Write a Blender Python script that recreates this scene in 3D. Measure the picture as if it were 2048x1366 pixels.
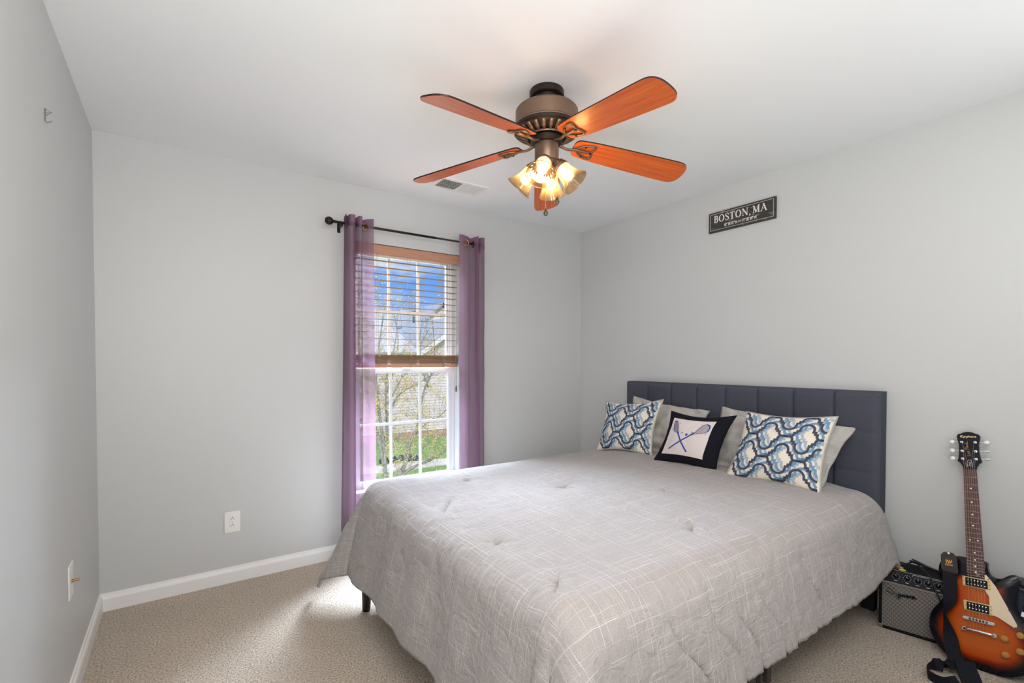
import bpy, bmesh, math, random
from math import sin, cos, pi, sqrt, radians, atan2, exp, hypot
from mathutils import Vector, Matrix, noise
random.seed(7)
for o in list(bpy.data.objects): bpy.data.objects.remove(o, do_unlink=True)
S = bpy.context.scene
C = S.collection

# ------------------------------------------------------------------ camera
F_PX, CY, YAW, PITCH, ROLL = 954.0036, 741.9175, 0.609377, -0.0193127, 0.00019926
CAM = Vector((-2.980943, -3.185676, 1.278937))
fw = Vector((sin(YAW)*cos(PITCH), cos(YAW)*cos(PITCH), sin(PITCH)))
rt = Vector((cos(YAW), -sin(YAW), 0)); up = rt.cross(fw)
rt2 = rt*cos(ROLL)+up*sin(ROLL); up2 = -rt*sin(ROLL)+up*cos(ROLL)
cd = bpy.data.cameras.new('camera'); cam = bpy.data.objects.new('camera', cd); C.objects.link(cam)
M = Matrix((rt2, up2, -fw)).transposed().to_4x4(); M.translation = CAM
cam.matrix_world = M
cd.sensor_fit = 'HORIZONTAL'; cd.sensor_width = 36.0
cd.lens = F_PX*36.0/2048; cd.shift_y = (CY-683.0)/2048.0
cd.clip_start = 0.02; cd.clip_end = 500
S.camera = cam

# ------------------------------------------------------------------ world / sky
S.view_settings.view_transform = 'Standard'; S.view_settings.look = 'None'
S.view_settings.exposure = 0.0; S.view_settings.gamma = 1.0; S.view_settings.use_curve_mapping = False
w = bpy.data.worlds.new('sky'); S.world = w; w.use_nodes = True
nt = w.node_tree; nt.nodes.clear()
def N(nt, t, **k):
    n = nt.nodes.new(t)
    for a, b in k.items(): setattr(n, a, b)
    return n
def ramp(nt, stops, interp='LINEAR'):
    r = N(nt, 'ShaderNodeValToRGB'); e = r.color_ramp.elements; r.color_ramp.interpolation = interp
    while len(e) > 1: e.remove(e[0])
    e[0].position = stops[0][0]; c = stops[0][1]; e[0].color = (*c, 1)
    for p, c in stops[1:]:
        x = e.new(p); x.color = (*c, 1)
    return r
wo = N(nt, 'ShaderNodeOutputWorld'); bg = N(nt, 'ShaderNodeBackground')
tc = N(nt, 'ShaderNodeTexCoord'); sx = N(nt, 'ShaderNodeSeparateXYZ')
nt.links.new(tc.outputs['Generated'], sx.inputs[0])
gr = ramp(nt, [(0.0, (.55, .64, .78)), (.06, (.40, .56, .86)), (.16, (.16, .38, .88)), (.3, (.2, .4, .9)), (.55, (1.6, 1.9, 2.3)), (1, (1.6, 1.9, 2.3))])
nt.links.new(sx.outputs['Z'], gr.inputs[0])
mp = N(nt, 'ShaderNodeMapping'); mp.inputs['Scale'].default_value = (2.2, 2.2, 9)
nt.links.new(tc.outputs['Generated'], mp.inputs[0])
cl = N(nt, 'ShaderNodeTexNoise'); cl.inputs['Scale'].default_value = 2.6; cl.inputs['Detail'].default_value = 8; cl.inputs['Roughness'].default_value = .6
nt.links.new(mp.outputs[0], cl.inputs['Vector'])
cr = ramp(nt, [(.47, (0, 0, 0)), (.68, (1, 1, 1))]); nt.links.new(cl.outputs['Fac'], cr.inputs[0])
mx = N(nt, 'ShaderNodeMixRGB'); mx.inputs['Color2'].default_value = (.75, .8, .88, 1)
nt.links.new(cr.outputs[0], mx.inputs[0]); nt.links.new(gr.outputs[0], mx.inputs['Color1'])
nt.links.new(mx.outputs[0], bg.inputs[0]); bg.inputs[1].default_value = 1.0
nt.links.new(bg.outputs[0], wo.inputs[0])

def light(name, kind, loc, energy, color=(1, 1, 1), target=None, size=None, size_y=None, angle=None):
    d = bpy.data.lights.new(name, kind); d.energy = energy; d.color = color
    if kind == 'AREA':
        d.shape = 'RECTANGLE'; d.size = size; d.size_y = size_y or size
    if kind == 'SUN': d.angle = angle
    o = bpy.data.objects.new(name, d); o.location = loc; C.objects.link(o)
    if target is not None:
        o.rotation_euler = (Vector(target)-Vector(loc)).to_track_quat('-Z', 'Y').to_euler()
    return o
light('sun', 'SUN', (-8, -10, 14), 2.3, (1, .95, .87), target=(4, 14, -3), angle=.01)
# added rear, corner and overhead fill, plus the photographer's bounced flash, behind the camera
light('rear_fill', 'AREA', (-.7, -3.5, 1.9), 8, (.94, .965, 1), target=(-2.4, 0, 1.6), size=1.0)  # added fill lamp; the wall behind it has no opening
light('bounce_flash', 'AREA', (-2.1, -3.15, .85), 14.5, (1, .99, .975), target=(-1.7, -1.9, 2.44), size=2.0, size_y=.8)
light('corner_fill', 'AREA', (-3.05, -3.2, 1.5), 15, (1, .99, .975), target=(-2.3, -1.4, 2.44), size=.5)  # second upward lamp, added to even out the room
light('overhead_fill', 'AREA', (-2.6, -3.3, 2.25), 21, (1, .99, .975), target=(-1.2, -.8, .8), size=1.2, size_y=.4)  # added fill panel near the ceiling, out of view
# bright part of the sky above the houses, entering at the bedroom window
light('window_daylight', 'AREA', (-.3, 3.6, 4.4), 10500, (.74, .86, 1), target=(-1.75, -.1, 1.0), size=6.0, size_y=2.4)

# ------------------------------------------------------------------ materials
def lin(r, g, b):
    f = lambda c: (c/255/12.92) if c/255 <= .04045 else ((c/255+.055)/1.055)**2.4
    return (f(r), f(g), f(b))
def mat(name, col, rough=.6, metal=0.0, bump=None, var=None, coat=0, spec=.5, trans=0, emit=None, sheen=0):
    m = bpy.data.materials.new(name); m.use_nodes = True; nt = m.node_tree
    b = nt.nodes['Principled BSDF']; b.inputs['Base Color'].default_value = (*col, 1)
    b.inputs['Roughness'].default_value = rough; b.inputs['Metallic'].default_value = metal
    b.inputs['Coat Weight'].default_value = coat; b.inputs['Specular IOR Level'].default_value = spec
    b.inputs['Sheen Weight'].default_value = sheen
    tcn = N(nt, 'ShaderNodeTexCoord')
    if var:   # (scale, amount)
        n = N(nt, 'ShaderNodeTexNoise'); n.inputs['Scale'].default_value = var[0]; n.inputs['Detail'].default_value = 4
        nt.links.new(tcn.outputs['Object'], n.inputs['Vector'])
        a = tuple(max(0, c*(1-var[1])) for c in col); c2 = tuple(min(1, c*(1+var[1])) for c in col)
        r = ramp(nt, [(.3, a), (.7, c2)]); nt.links.new(n.outputs['Fac'], r.inputs[0]); nt.links.new(r.outputs[0], b.inputs['Base Color'])
    if bump:  # (scale, strength, distance)
        n = N(nt, 'ShaderNodeTexNoise'); n.inputs['Scale'].default_value = bump[0]; n.inputs['Detail'].default_value = 3
        nt.links.new(tcn.outputs['Object'], n.inputs['Vector'])
        bp = N(nt, 'ShaderNodeBump'); bp.inputs['Strength'].default_value = bump[1]; bp.inputs['Distance'].default_value = bump[2]
        nt.links.new(n.outputs['Fac'], bp.inputs['Height']); nt.links.new(bp.outputs[0], b.inputs['Normal'])
    if emit:
        b.inputs['Emission Color'].default_value = (*emit[0], 1); b.inputs['Emission Strength'].default_value = emit[1]
    return m
def math_node(nt, op, a, b=None, clamp=False):
    n = N(nt, 'ShaderNodeMath', operation=op); n.use_clamp = clamp
    for i, v in enumerate((a, b)):
        if v is None: continue
        if isinstance(v, (int, float)): n.inputs[i].default_value = v
        else: nt.links.new(v, n.inputs[i])
    return n.outputs[0]

MWALL = mat('wall_paint', lin(197, 198, 197), .42, bump=(260, .06, .002), spec=.4)
MCEIL = mat('ceiling_paint', lin(240, 241, 242), .8, bump=(180, .08, .002))
MTRIM = mat('white_trim_paint', lin(232, 231, 229), .35)
MVINYL = mat('white_vinyl', lin(206, 208, 212), .45)
MPLATE = mat('white_plastic', lin(232, 230, 226), .3)
MDARK = mat('dark_slot', (.012, .011, .01), .6)
MBLACK = mat('black_metal', (.02, .019, .019), .4, .6)
MBRONZE = mat('bronze', lin(122, 100, 84), .42, .75)
MBRONZED = mat('dark_bronze', lin(52, 44, 40), .45, .7)
MNICKEL = mat('chrome', (.72, .73, .76), .22, 1)
MBRASS = mat('brass', lin(190, 140, 80), .3, 1)
MHOOK = mat('steel_hook', lin(120, 120, 118), .4, .8)

def carpet_mat():
    m = mat('carpet', lin(170, 154, 136), .95, sheen=.2); nt = m.node_tree; b = nt.nodes['Principled BSDF']
    t = N(nt, 'ShaderNodeTexCoord')
    n1 = N(nt, 'ShaderNodeTexNoise'); n1.inputs['Scale'].default_value = 125; n1.inputs['Detail'].default_value = 3; n1.inputs['Roughness'].default_value = .7
    n2 = N(nt, 'ShaderNodeTexNoise'); n2.inputs['Scale'].default_value = 1.6; n2.inputs['Detail'].default_value = 5
    v = N(nt, 'ShaderNodeTexVoronoi'); v.inputs['Scale'].default_value = 190
    for n in (n1, n2, v): nt.links.new(t.outputs['Object'], n.inputs['Vector'])
    r = ramp(nt, [(.30, lin(84, 68, 54)), (.40, lin(168, 150, 130)), (.52, lin(204, 188, 168)), (.66, lin(228, 216, 200))]); nt.links.new(n1.outputs['Fac'], r.inputs[0])
    r2 = ramp(nt, [(.3, (.86, .86, .86)), (.7, (1.08, 1.07, 1.06))]); nt.links.new(n2.outputs['Fac'], r2.inputs[0])
    mm = N(nt, 'ShaderNodeMixRGB', blend_type='MULTIPLY'); mm.inputs[0].default_value = 1
    nt.links.new(r.outputs[0], mm.inputs[1]); nt.links.new(r2.outputs[0], mm.inputs[2]); nt.links.new(mm.outputs[0], b.inputs['Base Color'])
    ad = math_node(nt, 'ADD', n1.outputs['Fac'], v.outputs['Distance'])
    bp = N(nt, 'ShaderNodeBump'); bp.inputs['Strength'].default_value = .8; bp.inputs['Distance'].default_value = .008
    nt.links.new(ad, bp.inputs['Height']); nt.links.new(bp.outputs[0], b.inputs['Normal'])
    return m
MCARPET = carpet_mat()

def wood_mat(name, a, b_, rough=.3, scale=(1.5, 30, 30), coat=.3):
    m = mat(name, a, rough, coat=coat); nt = m.node_tree; b = nt.nodes['Principled BSDF']
    t = N(nt, 'ShaderNodeTexCoord'); mp = N(nt, 'ShaderNodeMapping'); mp.inputs['Scale'].default_value = scale
    n = N(nt, 'ShaderNodeTexNoise'); n.inputs['Scale'].default_value = 3; n.inputs['Detail'].default_value = 6; n.inputs['Distortion'].default_value = .6
    nt.links.new(t.outputs['Object'], mp.inputs[0]); nt.links.new(mp.outputs[0], n.inputs['Vector'])
    r = ramp(nt, [(.3, a), (.7, b_)]); nt.links.new(n.outputs['Fac'], r.inputs[0]); nt.links.new(r.outputs[0], b.inputs['Base Color'])
    return m
MBLADE = wood_mat('cherry_wood', lin(184, 78, 26), lin(218, 108, 44), .36, coat=.12)
MVAL = wood_mat('copper_wood', lin(172, 122, 98), lin(196, 146, 118), .4, (2, 20, 40), 0)
MSLAT = wood_mat('blind_wood', lin(104, 76, 52), lin(128, 96, 68), .45, (2, 20, 40), 0)
MFRET = wood_mat('rosewood', lin(60, 32, 26), lin(92, 52, 42), .5, (60, 60, 4), 0)
MNECK = wood_mat('mahogany', lin(70, 26, 16), lin(90, 36, 22), .25, (40, 40, 3), .5)

def fabric_weave(m, base, light_, bumpd=.0008, s=(1.6, 330), amt=.75, coarse=.5):
    """linen with pale slub threads both ways, in UV metres"""
    nt = m.node_tree; b = nt.nodes['Principled BSDF']
    t = N(nt, 'ShaderNodeUVMap')
    outs = []; spu = N(nt, 'ShaderNodeSeparateXYZ'); nt.links.new(t.outputs[0], spu.inputs[0])
    wob = N(nt, 'ShaderNodeTexNoise'); wob.inputs['Scale'].default_value = 5; wob.inputs['Detail'].default_value = 1; nt.links.new(t.outputs[0], wob.inputs['Vector'])
    for along, across, off in ((0, 1, 0), (1, 0, 31.7), (0, 1, 57.3), (1, 0, 83.1)):
        den = 62 if off < 50 else 43
        yy = math_node(nt, 'ADD', math_node(nt, 'MULTIPLY', spu.outputs[across], den), math_node(nt, 'MULTIPLY', wob.outputs['Fac'], .7))
        yy = math_node(nt, 'ADD', yy, off); row = math_node(nt, 'FLOOR', yy); fr_ = math_node(nt, 'FRACT', yy)
        wn = N(nt, 'ShaderNodeTexWhiteNoise', noise_dimensions='1D'); nt.links.new(row, wn.inputs['W'])
        xx = math_node(nt, 'ADD', math_node(nt, 'MULTIPLY', spu.outputs[along], 7.5), math_node(nt, 'MULTIPLY', wn.outputs['Value'], 9))
        cell = math_node(nt, 'FLOOR', xx)
        w2 = N(nt, 'ShaderNodeTexWhiteNoise', noise_dimensions='2D'); cv = N(nt, 'ShaderNodeCombineXYZ'); nt.links.new(cell, cv.inputs[0]); nt.links.new(row, cv.inputs[1]); nt.links.new(cv.outputs[0], w2.inputs['Vector'])
        on = ramp(nt, [(.50, (0, 0, 0)), (.95, (1, 1, 1))]); nt.links.new(w2.outputs['Value'], on.inputs[0])
        ln = math_node(nt, 'SUBTRACT', fr_, math_node(nt, 'MULTIPLY', wn.outputs['Value'], .8)); ln = math_node(nt, 'ABSOLUTE', math_node(nt, 'SUBTRACT', ln, .1))
        lr = ramp(nt, [(.018, (1, 1, 1)), (.055, (0, 0, 0))]); nt.links.new(ln, lr.inputs[0])
        outs.append(math_node(nt, 'MULTIPLY', on.outputs[0], lr.outputs[0]))
    outs = [math_node(nt, 'MAXIMUM', outs[0], outs[2]), math_node(nt, 'MAXIMUM', outs[1], outs[3])]
    mx_ = math_node(nt, 'MAXIMUM', outs[0], outs[1])
    fine = N(nt, 'ShaderNodeTexNoise'); fine.inputs['Scale'].default_value = 420; fine.inputs['Detail'].default_value = 2
    nt.links.new(t.outputs[0], fine.inputs['Vector'])
    rb = ramp(nt, [(.3, tuple(c*.80 for c in base)), (.7, tuple(min(1, c*1.16) for c in base))]); nt.links.new(fine.outputs['Fac'], rb.inputs[0])
    mm = N(nt, 'ShaderNodeMixRGB'); mm.inputs['Color2'].default_value = (*light_, 1)
    nt.links.new(math_node(nt, 'MULTIPLY', mx_, amt), mm.inputs[0]); nt.links.new(rb.outputs[0], mm.inputs['Color1'])
    nt.links.new(mm.outputs[0], b.inputs['Base Color'])
    wr = N(nt, 'ShaderNodeTexNoise'); wr.inputs['Scale'].default_value = 26; wr.inputs['Detail'].default_value = 4; wr.inputs['Distortion'].default_value = 1.2
    nt.links.new(t.outputs[0], wr.inputs['Vector'])
    h = math_node(nt, 'ADD', math_node(nt, 'MULTIPLY', fine.outputs['Fac'], .35), math_node(nt, 'MULTIPLY', wr.outputs['Fac'], coarse*4))
    h = math_node(nt, 'ADD', h, math_node(nt, 'MULTIPLY', mx_, .4))
    bp = N(nt, 'ShaderNodeBump'); bp.inputs['Strength'].default_value = .8; bp.inputs['Distance'].default_value = bumpd
    nt.links.new(h, bp.inputs['Height']); nt.links.new(bp.outputs[0], b.inputs['Normal'])
    return m
MLINEN = fabric_weave(mat('linen', (.4, .38, .36), .9, sheen=.15), lin(160, 153, 150), lin(210, 203, 198), .0016, coarse=1.5)
MSHAM = fabric_weave(mat('sham_linen', (.4, .38, .36), .9, sheen=.15), lin(178, 174, 168), lin(220, 216, 208), .0012, amt=.6)
MHEAD = mat('charcoal_upholstery', lin(74, 76, 87), .9, bump=(700, .5, .001), var=(500, .25), spec=.2)
MVELVET = mat('black_cotton', (.008, .008, .013), .9, bump=(60, .5, .002), spec=.15)
MPANEL = mat('printed_cream_cotton', lin(214, 204, 200), .85, bump=(500, .2, .0006))
MBLUE = mat('blue_print', lin(38, 70, 150), .7)
MNAVY = mat('navy_print', lin(36, 44, 84), .7)
MPIPE = mat('grey_piping', lin(165, 160, 152), .8)

LATT = [mat('lattice_ground', lin(226, 216, 200), .85, bump=(500, .4, .0006)), mat('lattice_pale_blue', lin(160, 174, 190), .85, bump=(500, .4, .0006), var=(60, .1)), mat('lattice_blue', lin(104, 142, 170), .85, bump=(500, .4, .0006), var=(60, .12)), mat('lattice_slate', lin(60, 64, 82), .85, bump=(500, .4, .0006))]
MLATT = LATT[0]

def sheer_mat(name, col, transp, transl):
    m = bpy.data.materials.new(name); m.use_nodes = True; nt = m.node_tree; nt.nodes.clear()
    o = N(nt, 'ShaderNodeOutputMaterial'); d = N(nt, 'ShaderNodeBsdfDiffuse'); tl = N(nt, 'ShaderNodeBsdfTranslucent'); tr = N(nt, 'ShaderNodeBsdfTransparent')
    d.inputs[0].default_value = (*col, 1); tl.inputs[0].default_value = (*col, 1); tr.inputs[0].default_value = (1, .97, 1, 1)
    t = N(nt, 'ShaderNodeTexCoord'); n = N(nt, 'ShaderNodeTexNoise'); n.inputs['Scale'].default_value = 9; n.inputs['Detail'].default_value = 4
    nt.links.new(t.outputs['Object'], n.inputs['Vector'])
    bp = N(nt, 'ShaderNodeBump'); bp.inputs['Strength'].default_value = .5; bp.inputs['Distance'].default_value = .02
    nt.links.new(n.outputs['Fac'], bp.inputs['Height']); nt.links.new(bp.outputs[0], d.inputs['Normal'])
    a = N(nt, 'ShaderNodeMixShader'); a.inputs[0].default_value = transl; nt.links.new(d.outputs[0], a.inputs[1]); nt.links.new(tl.outputs[0], a.inputs[2])
    b = N(nt, 'ShaderNodeMixShader'); b.inputs[0].default_value = transp; nt.links.new(a.outputs[0], b.inputs[1]); nt.links.new(tr.outputs[0], b.inputs[2])
    nt.links.new(b.outputs[0], o.inputs[0]); return m
MSHEER = sheer_mat('purple_sheer', lin(142, 110, 132), .34, .28)
MHEADER = sheer_mat('purple_header', lin(146, 108, 134), .10, .2)
def glass_mat(name, tint=(1, 1, 1), refl=.06):
    m = bpy.data.materials.new(name); m.use_nodes = True; nt = m.node_tree; nt.nodes.clear()
    o = N(nt, 'ShaderNodeOutputMaterial'); g = N(nt, 'ShaderNodeBsdfGlossy'); g.inputs['Roughness'].default_value = .02
    tr = N(nt, 'ShaderNodeBsdfTransparent'); tr.inputs[0].default_value = (*tint, 1)
    a = N(nt, 'ShaderNodeMixShader'); a.inputs[0].default_value = refl
    nt.links.new(tr.outputs[0], a.inputs[1]); nt.links.new(g.outputs[0], a.inputs[2]); nt.links.new(a.outputs[0], o.inputs[0]); return m
MGLASS = glass_mat('window_glass', (.98, .99, 1), .02)
def shade_mat():
    m = bpy.data.materials.new('amber_frosted_glass'); m.use_nodes = True; nt = m.node_tree; nt.nodes.clear()
    o = N(nt, 'ShaderNodeOutputMaterial'); g = N(nt, 'ShaderNodeBsdfGlossy'); g.inputs['Roughness'].default_value = .12
    tr = N(nt, 'ShaderNodeBsdfTransparent'); tr.inputs[0].default_value = (1, .90, .70, 1)
    tl = N(nt, 'ShaderNodeBsdfTranslucent'); tl.inputs[0].default_value = (.26, .215, .14, 1)
    a = N(nt, 'ShaderNodeMixShader'); a.inputs[0].default_value = .58; nt.links.new(tl.outputs[0], a.inputs[1]); nt.links.new(tr.outputs[0], a.inputs[2])
    b = N(nt, 'ShaderNodeMixShader'); b.inputs[0].default_value = .08; nt.links.new(a.outputs[0], b.inputs[1]); nt.links.new(g.outputs[0], b.inputs[2])
    nt.links.new(b.outputs[0], o.inputs[0]); return m
MSHADE = shade_mat()
MBULB = mat('lit_bulb', (1, .8, .5), .4, emit=((1, .70, .42), 88))
MCRYSTAL = mat('smoked_crystal', lin(70, 60, 48), .08, .3, coat=1)

# ------------------------------------------------------------------ helpers
def tag(o, label=None, cat=None, group=None, kind=None):
    if label: o['label'] = label
    if cat: o['category'] = cat
    if group: o['group'] = group
    if kind: o['kind'] = kind
    return o
def empty(name, loc=(0, 0, 0)):
    o = bpy.data.objects.new(name, None); o.location = loc; o.empty_display_size = .05; C.objects.link(o); return o
def obj(name, verts, faces, m=None, parent=None, smooth=False, uv=None):
    me = bpy.data.meshes.new(name); me.from_pydata([tuple(v) for v in verts], [], faces); me.update()
    if m is not None:
        for x in (m if isinstance(m, (list, tuple)) else [m]): me.materials.append(x)
    if smooth:
        for p in me.polygons: p.use_smooth = True
    if uv is not None:
        l = me.uv_layers.new(name='UVMap')
        for p in me.polygons:
            for li in p.loop_indices: l.data[li].uv = uv[me.loops[li].vertex_index]
    o = bpy.data.objects.new(name, me); C.objects.link(o)
    if parent is not None:
        o.parent = parent
        o.matrix_parent_inverse = Matrix.Translation(-Vector(world_loc(parent)))
    return o
def world_loc(o):
    v = Vector(o.location); 
    if o.parent is not None and o.type == 'EMPTY': v = v + world_loc(o.parent)
    if o.type != 'EMPTY': return Vector((0, 0, 0))
    return v
class MB:
    """mesh builder in world coordinates"""
    def __init__(s): s.v = []; s.f = []; s.uv = []
    def add(s, vs, fs, uvs=None):
        k = len(s.v); s.v += [Vector(v) for v in vs]; s.f += [tuple(i+k for i in f) for f in fs]
        s.uv += list(uvs) if uvs else [(0, 0)]*len(vs); return s
    def box(s, lo, hi, mtx=None):
        x0, y0, z0 = lo; x1, y1, z1 = hi
        vs = [Vector(p) for p in ((x0, y0, z0), (x1, y0, z0), (x1, y1, z0), (x0, y1, z0), (x0, y0, z1), (x1, y0, z1), (x1, y1, z1), (x0, y1, z1))]
        if mtx: vs = [mtx @ v for v in vs]
        return s.add(vs, [(0, 3, 2, 1), (4, 5, 6, 7), (0, 1, 5, 4), (1, 2, 6, 5), (2, 3, 7, 6), (3, 0, 4, 7)])
    def lathe(s, prof, n=32, mtx=None, flute=0, nf=0, cap=True):
        k0 = []
        vs = []; fs = []
        for r, z in prof:
            for i in range(n):
                a = 2*pi*i/n; rr = r*(1+flute*cos(nf*a)) if nf else r
                v = Vector((rr*cos(a), rr*sin(a), z)); vs.append(mtx @ v if mtx else v)
        for j in range(len(prof)-1):
            for i in range(n):
                i2 = (i+1) % n; fs.append((j*n+i, j*n+i2, (j+1)*n+i2, (j+1)*n+i))
        if cap:
            fs.append(tuple(range(n))[::-1]); fs.append(tuple(range((len(prof)-1)*n, len(prof)*n)))
        return s.add(vs, fs)
    def tube(s, pts, r, n=8, close=False, flat=None, cap=True, radii=None):
        pts = [Vector(p) for p in pts]; L = len(pts); vs = []; fs = []
        ref = None
        for i, p in enumerate(pts):
            a = pts[(i-1) % L] if (close or i > 0) else p; b = pts[(i+1) % L] if (close or i < L-1) else p
            t = (b-a); t = t.normalized() if t.length > 1e-9 else Vector((0, 0, 1))
            if ref is None:
                ref = Vector((0, 0, 1)) if abs(t.z) < .9 else Vector((1, 0, 0))
                if flat is not None: ref = Vector(flat)
            u = (ref - t*ref.dot(t)); u = u.normalized() if u.length > 1e-6 else t.orthogonal().normalized()
            v = t.cross(u); 
            if flat is None: ref = u
            rr = radii[i] if radii else r
            ru, rv = rr if isinstance(rr, tuple) else (rr, rr)
            for k in range(n):
                an = 2*pi*k/n; vs.append(p+u*cos(an)*ru+v*sin(an)*rv)
        for i in range(L-1 + (1 if close else 0)):
            for k in range(n):
                k2 = (k+1) % n; i2 = (i+1) % L
                fs.append((i*n+k, i*n+k2, i2*n+k2, i2*n+k))
        if cap and not close:
            fs.append(tuple(range(n))[::-1]); fs.append(tuple(range((L-1)*n, L*n)))
        return s.add(vs, fs)
    def prism(s, poly, d0, d1, mtx):
        """poly 2D list extruded along local z from d0 to d1"""
        n = len(poly); vs = [mtx @ Vector((x, y, d0)) for x, y in poly]+[mtx @ Vector((x, y, d1)) for x, y in poly]
        return s.add(vs, [tuple(range(n))[::-1], tuple(range(n, 2*n))]+[(i, (i+1) % n, (i+1) % n+n, i+n) for i in range(n)])
    def sphere(s, c, r, n=16, m=10, sc=(1, 1, 1)):
        prof = [(max(1e-4, r*sin(pi*j/m)), -r*cos(pi*j/m)) for j in range(m+1)]
        mt = Matrix.Translation(Vector(c)) @ Matrix.Diagonal((*sc, 1)); return s.lathe(prof, n, mt)
    def ribbon(s, pts, width, depth, fn):
        """flat 2D polyline ribbon (one mitred strip) mapped by fn(x,y,h)->Vector; width may be a list"""
        L = len(pts)
        if L < 2: return s
        s.rk = getattr(s, 'rk', 0)+1; depth = depth+(s.rk % 40)*.000012
        closed = L > 3 and hypot(pts[0][0]-pts[-1][0], pts[0][1]-pts[-1][1]) < 1e-6
        vs = []
        for i in range(L):
            w0 = (width[i] if isinstance(width, list) else width)/2
            a = pts[i-1] if i > 0 else (pts[-2] if closed else None); b = pts[i]; c = pts[i+1] if i < L-1 else (pts[1] if closed else None)
            d1 = d2 = None
            if a is not None: l = hypot(b[0]-a[0], b[1]-a[1]) or 1e-9; d1 = ((b[0]-a[0])/l, (b[1]-a[1])/l)
            if c is not None: l = hypot(c[0]-b[0], c[1]-b[1]) or 1e-9; d2 = ((c[0]-b[0])/l, (c[1]-b[1])/l)
            if d1 is None: d1 = d2
            if d2 is None: d2 = d1
            tx, ty = d1[0]+d2[0], d1[1]+d2[1]; l = hypot(tx, ty)
            if l < 1e-6: tx, ty, l = d1[0], d1[1], 1
            tx, ty = tx/l, ty/l; k = min(1.6, 1/max(.35, tx*d1[0]+ty*d1[1])); nx, ny = -ty*k, tx*k
            for h_ in (0, depth):
                vs.append(fn(b[0]-nx*w0, b[1]-ny*w0, h_)); vs.append(fn(b[0]+nx*w0, b[1]+ny*w0, h_))
        fs = []
        for i in range(L-1):
            a = i*4; b = a+4
            fs += [(a+2, b+2, b+3, a+3), (a, a+1, b+1, b), (a, b, b+2, a+2), (a+1, a+3, b+3, b+1)]
        if not closed: fs += [(0, 2, 3, 1), ((L-1)*4, (L-1)*4+1, (L-1)*4+3, (L-1)*4+2)]
        return s.add(vs, fs)
    def build(s, name, m, parent=None, smooth=False, bevel=0, seg=2, uv=False, auto=None):
        o = obj(name, s.v, s.f, m, parent, smooth, s.uv if uv else None)
        if bevel:
            b = o.modifiers.new('bevel', 'BEVEL'); b.width = bevel; b.segments = seg; b.limit_method = 'ANGLE'; b.angle_limit = .6
            for p in o.data.polygons: p.use_smooth = True
            wn = o.modifiers.new('wn', 'WEIGHTED_NORMAL'); wn.keep_sharp = True
        if auto is not None:
            for e in o.data.edges: pass
            bm = bmesh.new(); bm.from_mesh(o.data)
            for e in bm.edges:
                if len(e.link_faces) == 2 and e.calc_face_angle(0) > auto: e.smooth = False
            for f in bm.faces: f.smooth = True
            bm.to_mesh(o.data); bm.free()
        return o
def catmull(P, k=6, close=False):
    P = [Vector(p) for p in P]; out = []; n = len(P)
    rng = range(n if close else n-1)
    for i in rng:
        p0 = P[(i-1) % n] if (close or i > 0) else P[0]; p1 = P[i]; p2 = P[(i+1) % n]; p3 = P[(i+2) % n] if (close or i < n-2) else P[-1]
        for j in range(k):
            t = j/k; out.append(.5*((2*p1)+(p2-p0)*t+(2*p0-5*p1+4*p2-p3)*t*t+(3*p1-p0-3*p2+p3)*t**3))
    if not close: out.append(P[-1])
    return out
def cat2(P, k=6, close=False): return [(v.x, v.y) for v in catmull([(a, b, 0) for a, b in P], k, close)]
def text_mesh(s, size, fn, depth=.0005, xs=1.0, align='LEFT', bold=0.0):
    cu = bpy.data.curves.new('t', 'FONT'); cu.body = s; cu.size = size; cu.extrude = .5; cu.align_x = align; cu.resolution_u = 3; cu.offset = bold
    o = bpy.data.objects.new('t', cu); me = bpy.data.meshes.new_from_object(o)
    vs = [fn(v.co.x*xs, v.co.y, depth if v.co.z > 0 else 0) for v in me.vertices]; fs = [tuple(p.vertices) for p in me.polygons]
    bpy.data.objects.remove(o); bpy.data.curves.remove(cu); bpy.data.meshes.remove(me)
    return vs, fs
def basis(o, x, y, z):
    m = Matrix((Vector(x), Vector(y), Vector(z))).transposed().to_4x4(); m.translation = Vector(o); return m
def struct(mb, name, m, **k):
    o = mb.build(name, m, **k); o['kind'] = 'structure'; return o

# ------------------------------------------------------------------ room shell
WX = -3.327; H = 2.44; YR = -3.62
OX0, OX1, OZ0, OZ1 = -2.022, -1.238, .40, 2.078      # window opening
TH = .16
struct(MB().box((WX-.15, YR-.15, -.12), (.15, TH, 0)), 'floor', MCARPET)
struct(MB().box((WX-.15, YR-.15, H), (.15, TH, H+.12)), 'ceiling', MCEIL)
wb = MB(); wb.box((WX, 0, 0), (OX0, TH, H)); wb.box((OX1, 0, 0), (0, TH, H)); wb.box((OX0, 0, OZ1), (OX1, TH, H)); wb.box((OX0, 0, 0), (OX1, TH, OZ0))
struct(wb, 'wall_back', MWALL)
struct(MB().box((0, YR, 0), (.15, TH, H)), 'wall_right', MWALL)
struct(MB().box((WX-.15, YR, 0), (WX, TH, H)), 'wall_left', MWALL)
struct(MB().box((WX-.15, YR-.15, 0), (.15, YR, H)), 'wall_front', MWALL)
BP = [(0, 0), (.014, 0), (.014, .062), (.011, .072), (.007, .078), (.005, .088), (0, .090)]
def baseboard(name, a, b, inward):
    a = Vector(a); b = Vector(b); inn = Vector(inward); d = (b-a).normalized(); mb = MB(); n = len(BP)
    vs = [a+inn*x+Vector((0, 0, z)) for x, z in BP]+[b+inn*x+Vector((0, 0, z)) for x, z in BP]
    mb.add(vs, [tuple(range(n)), tuple(range(n, 2*n))[::-1]]+[(i, i+n, (i+1) % n+n, (i+1) % n) for i in range(n)])
    return struct(mb, name, MTRIM)
baseboard('baseboard_back', (WX, 0, 0), (0, 0, 0), (0, -1, 0))
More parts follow.
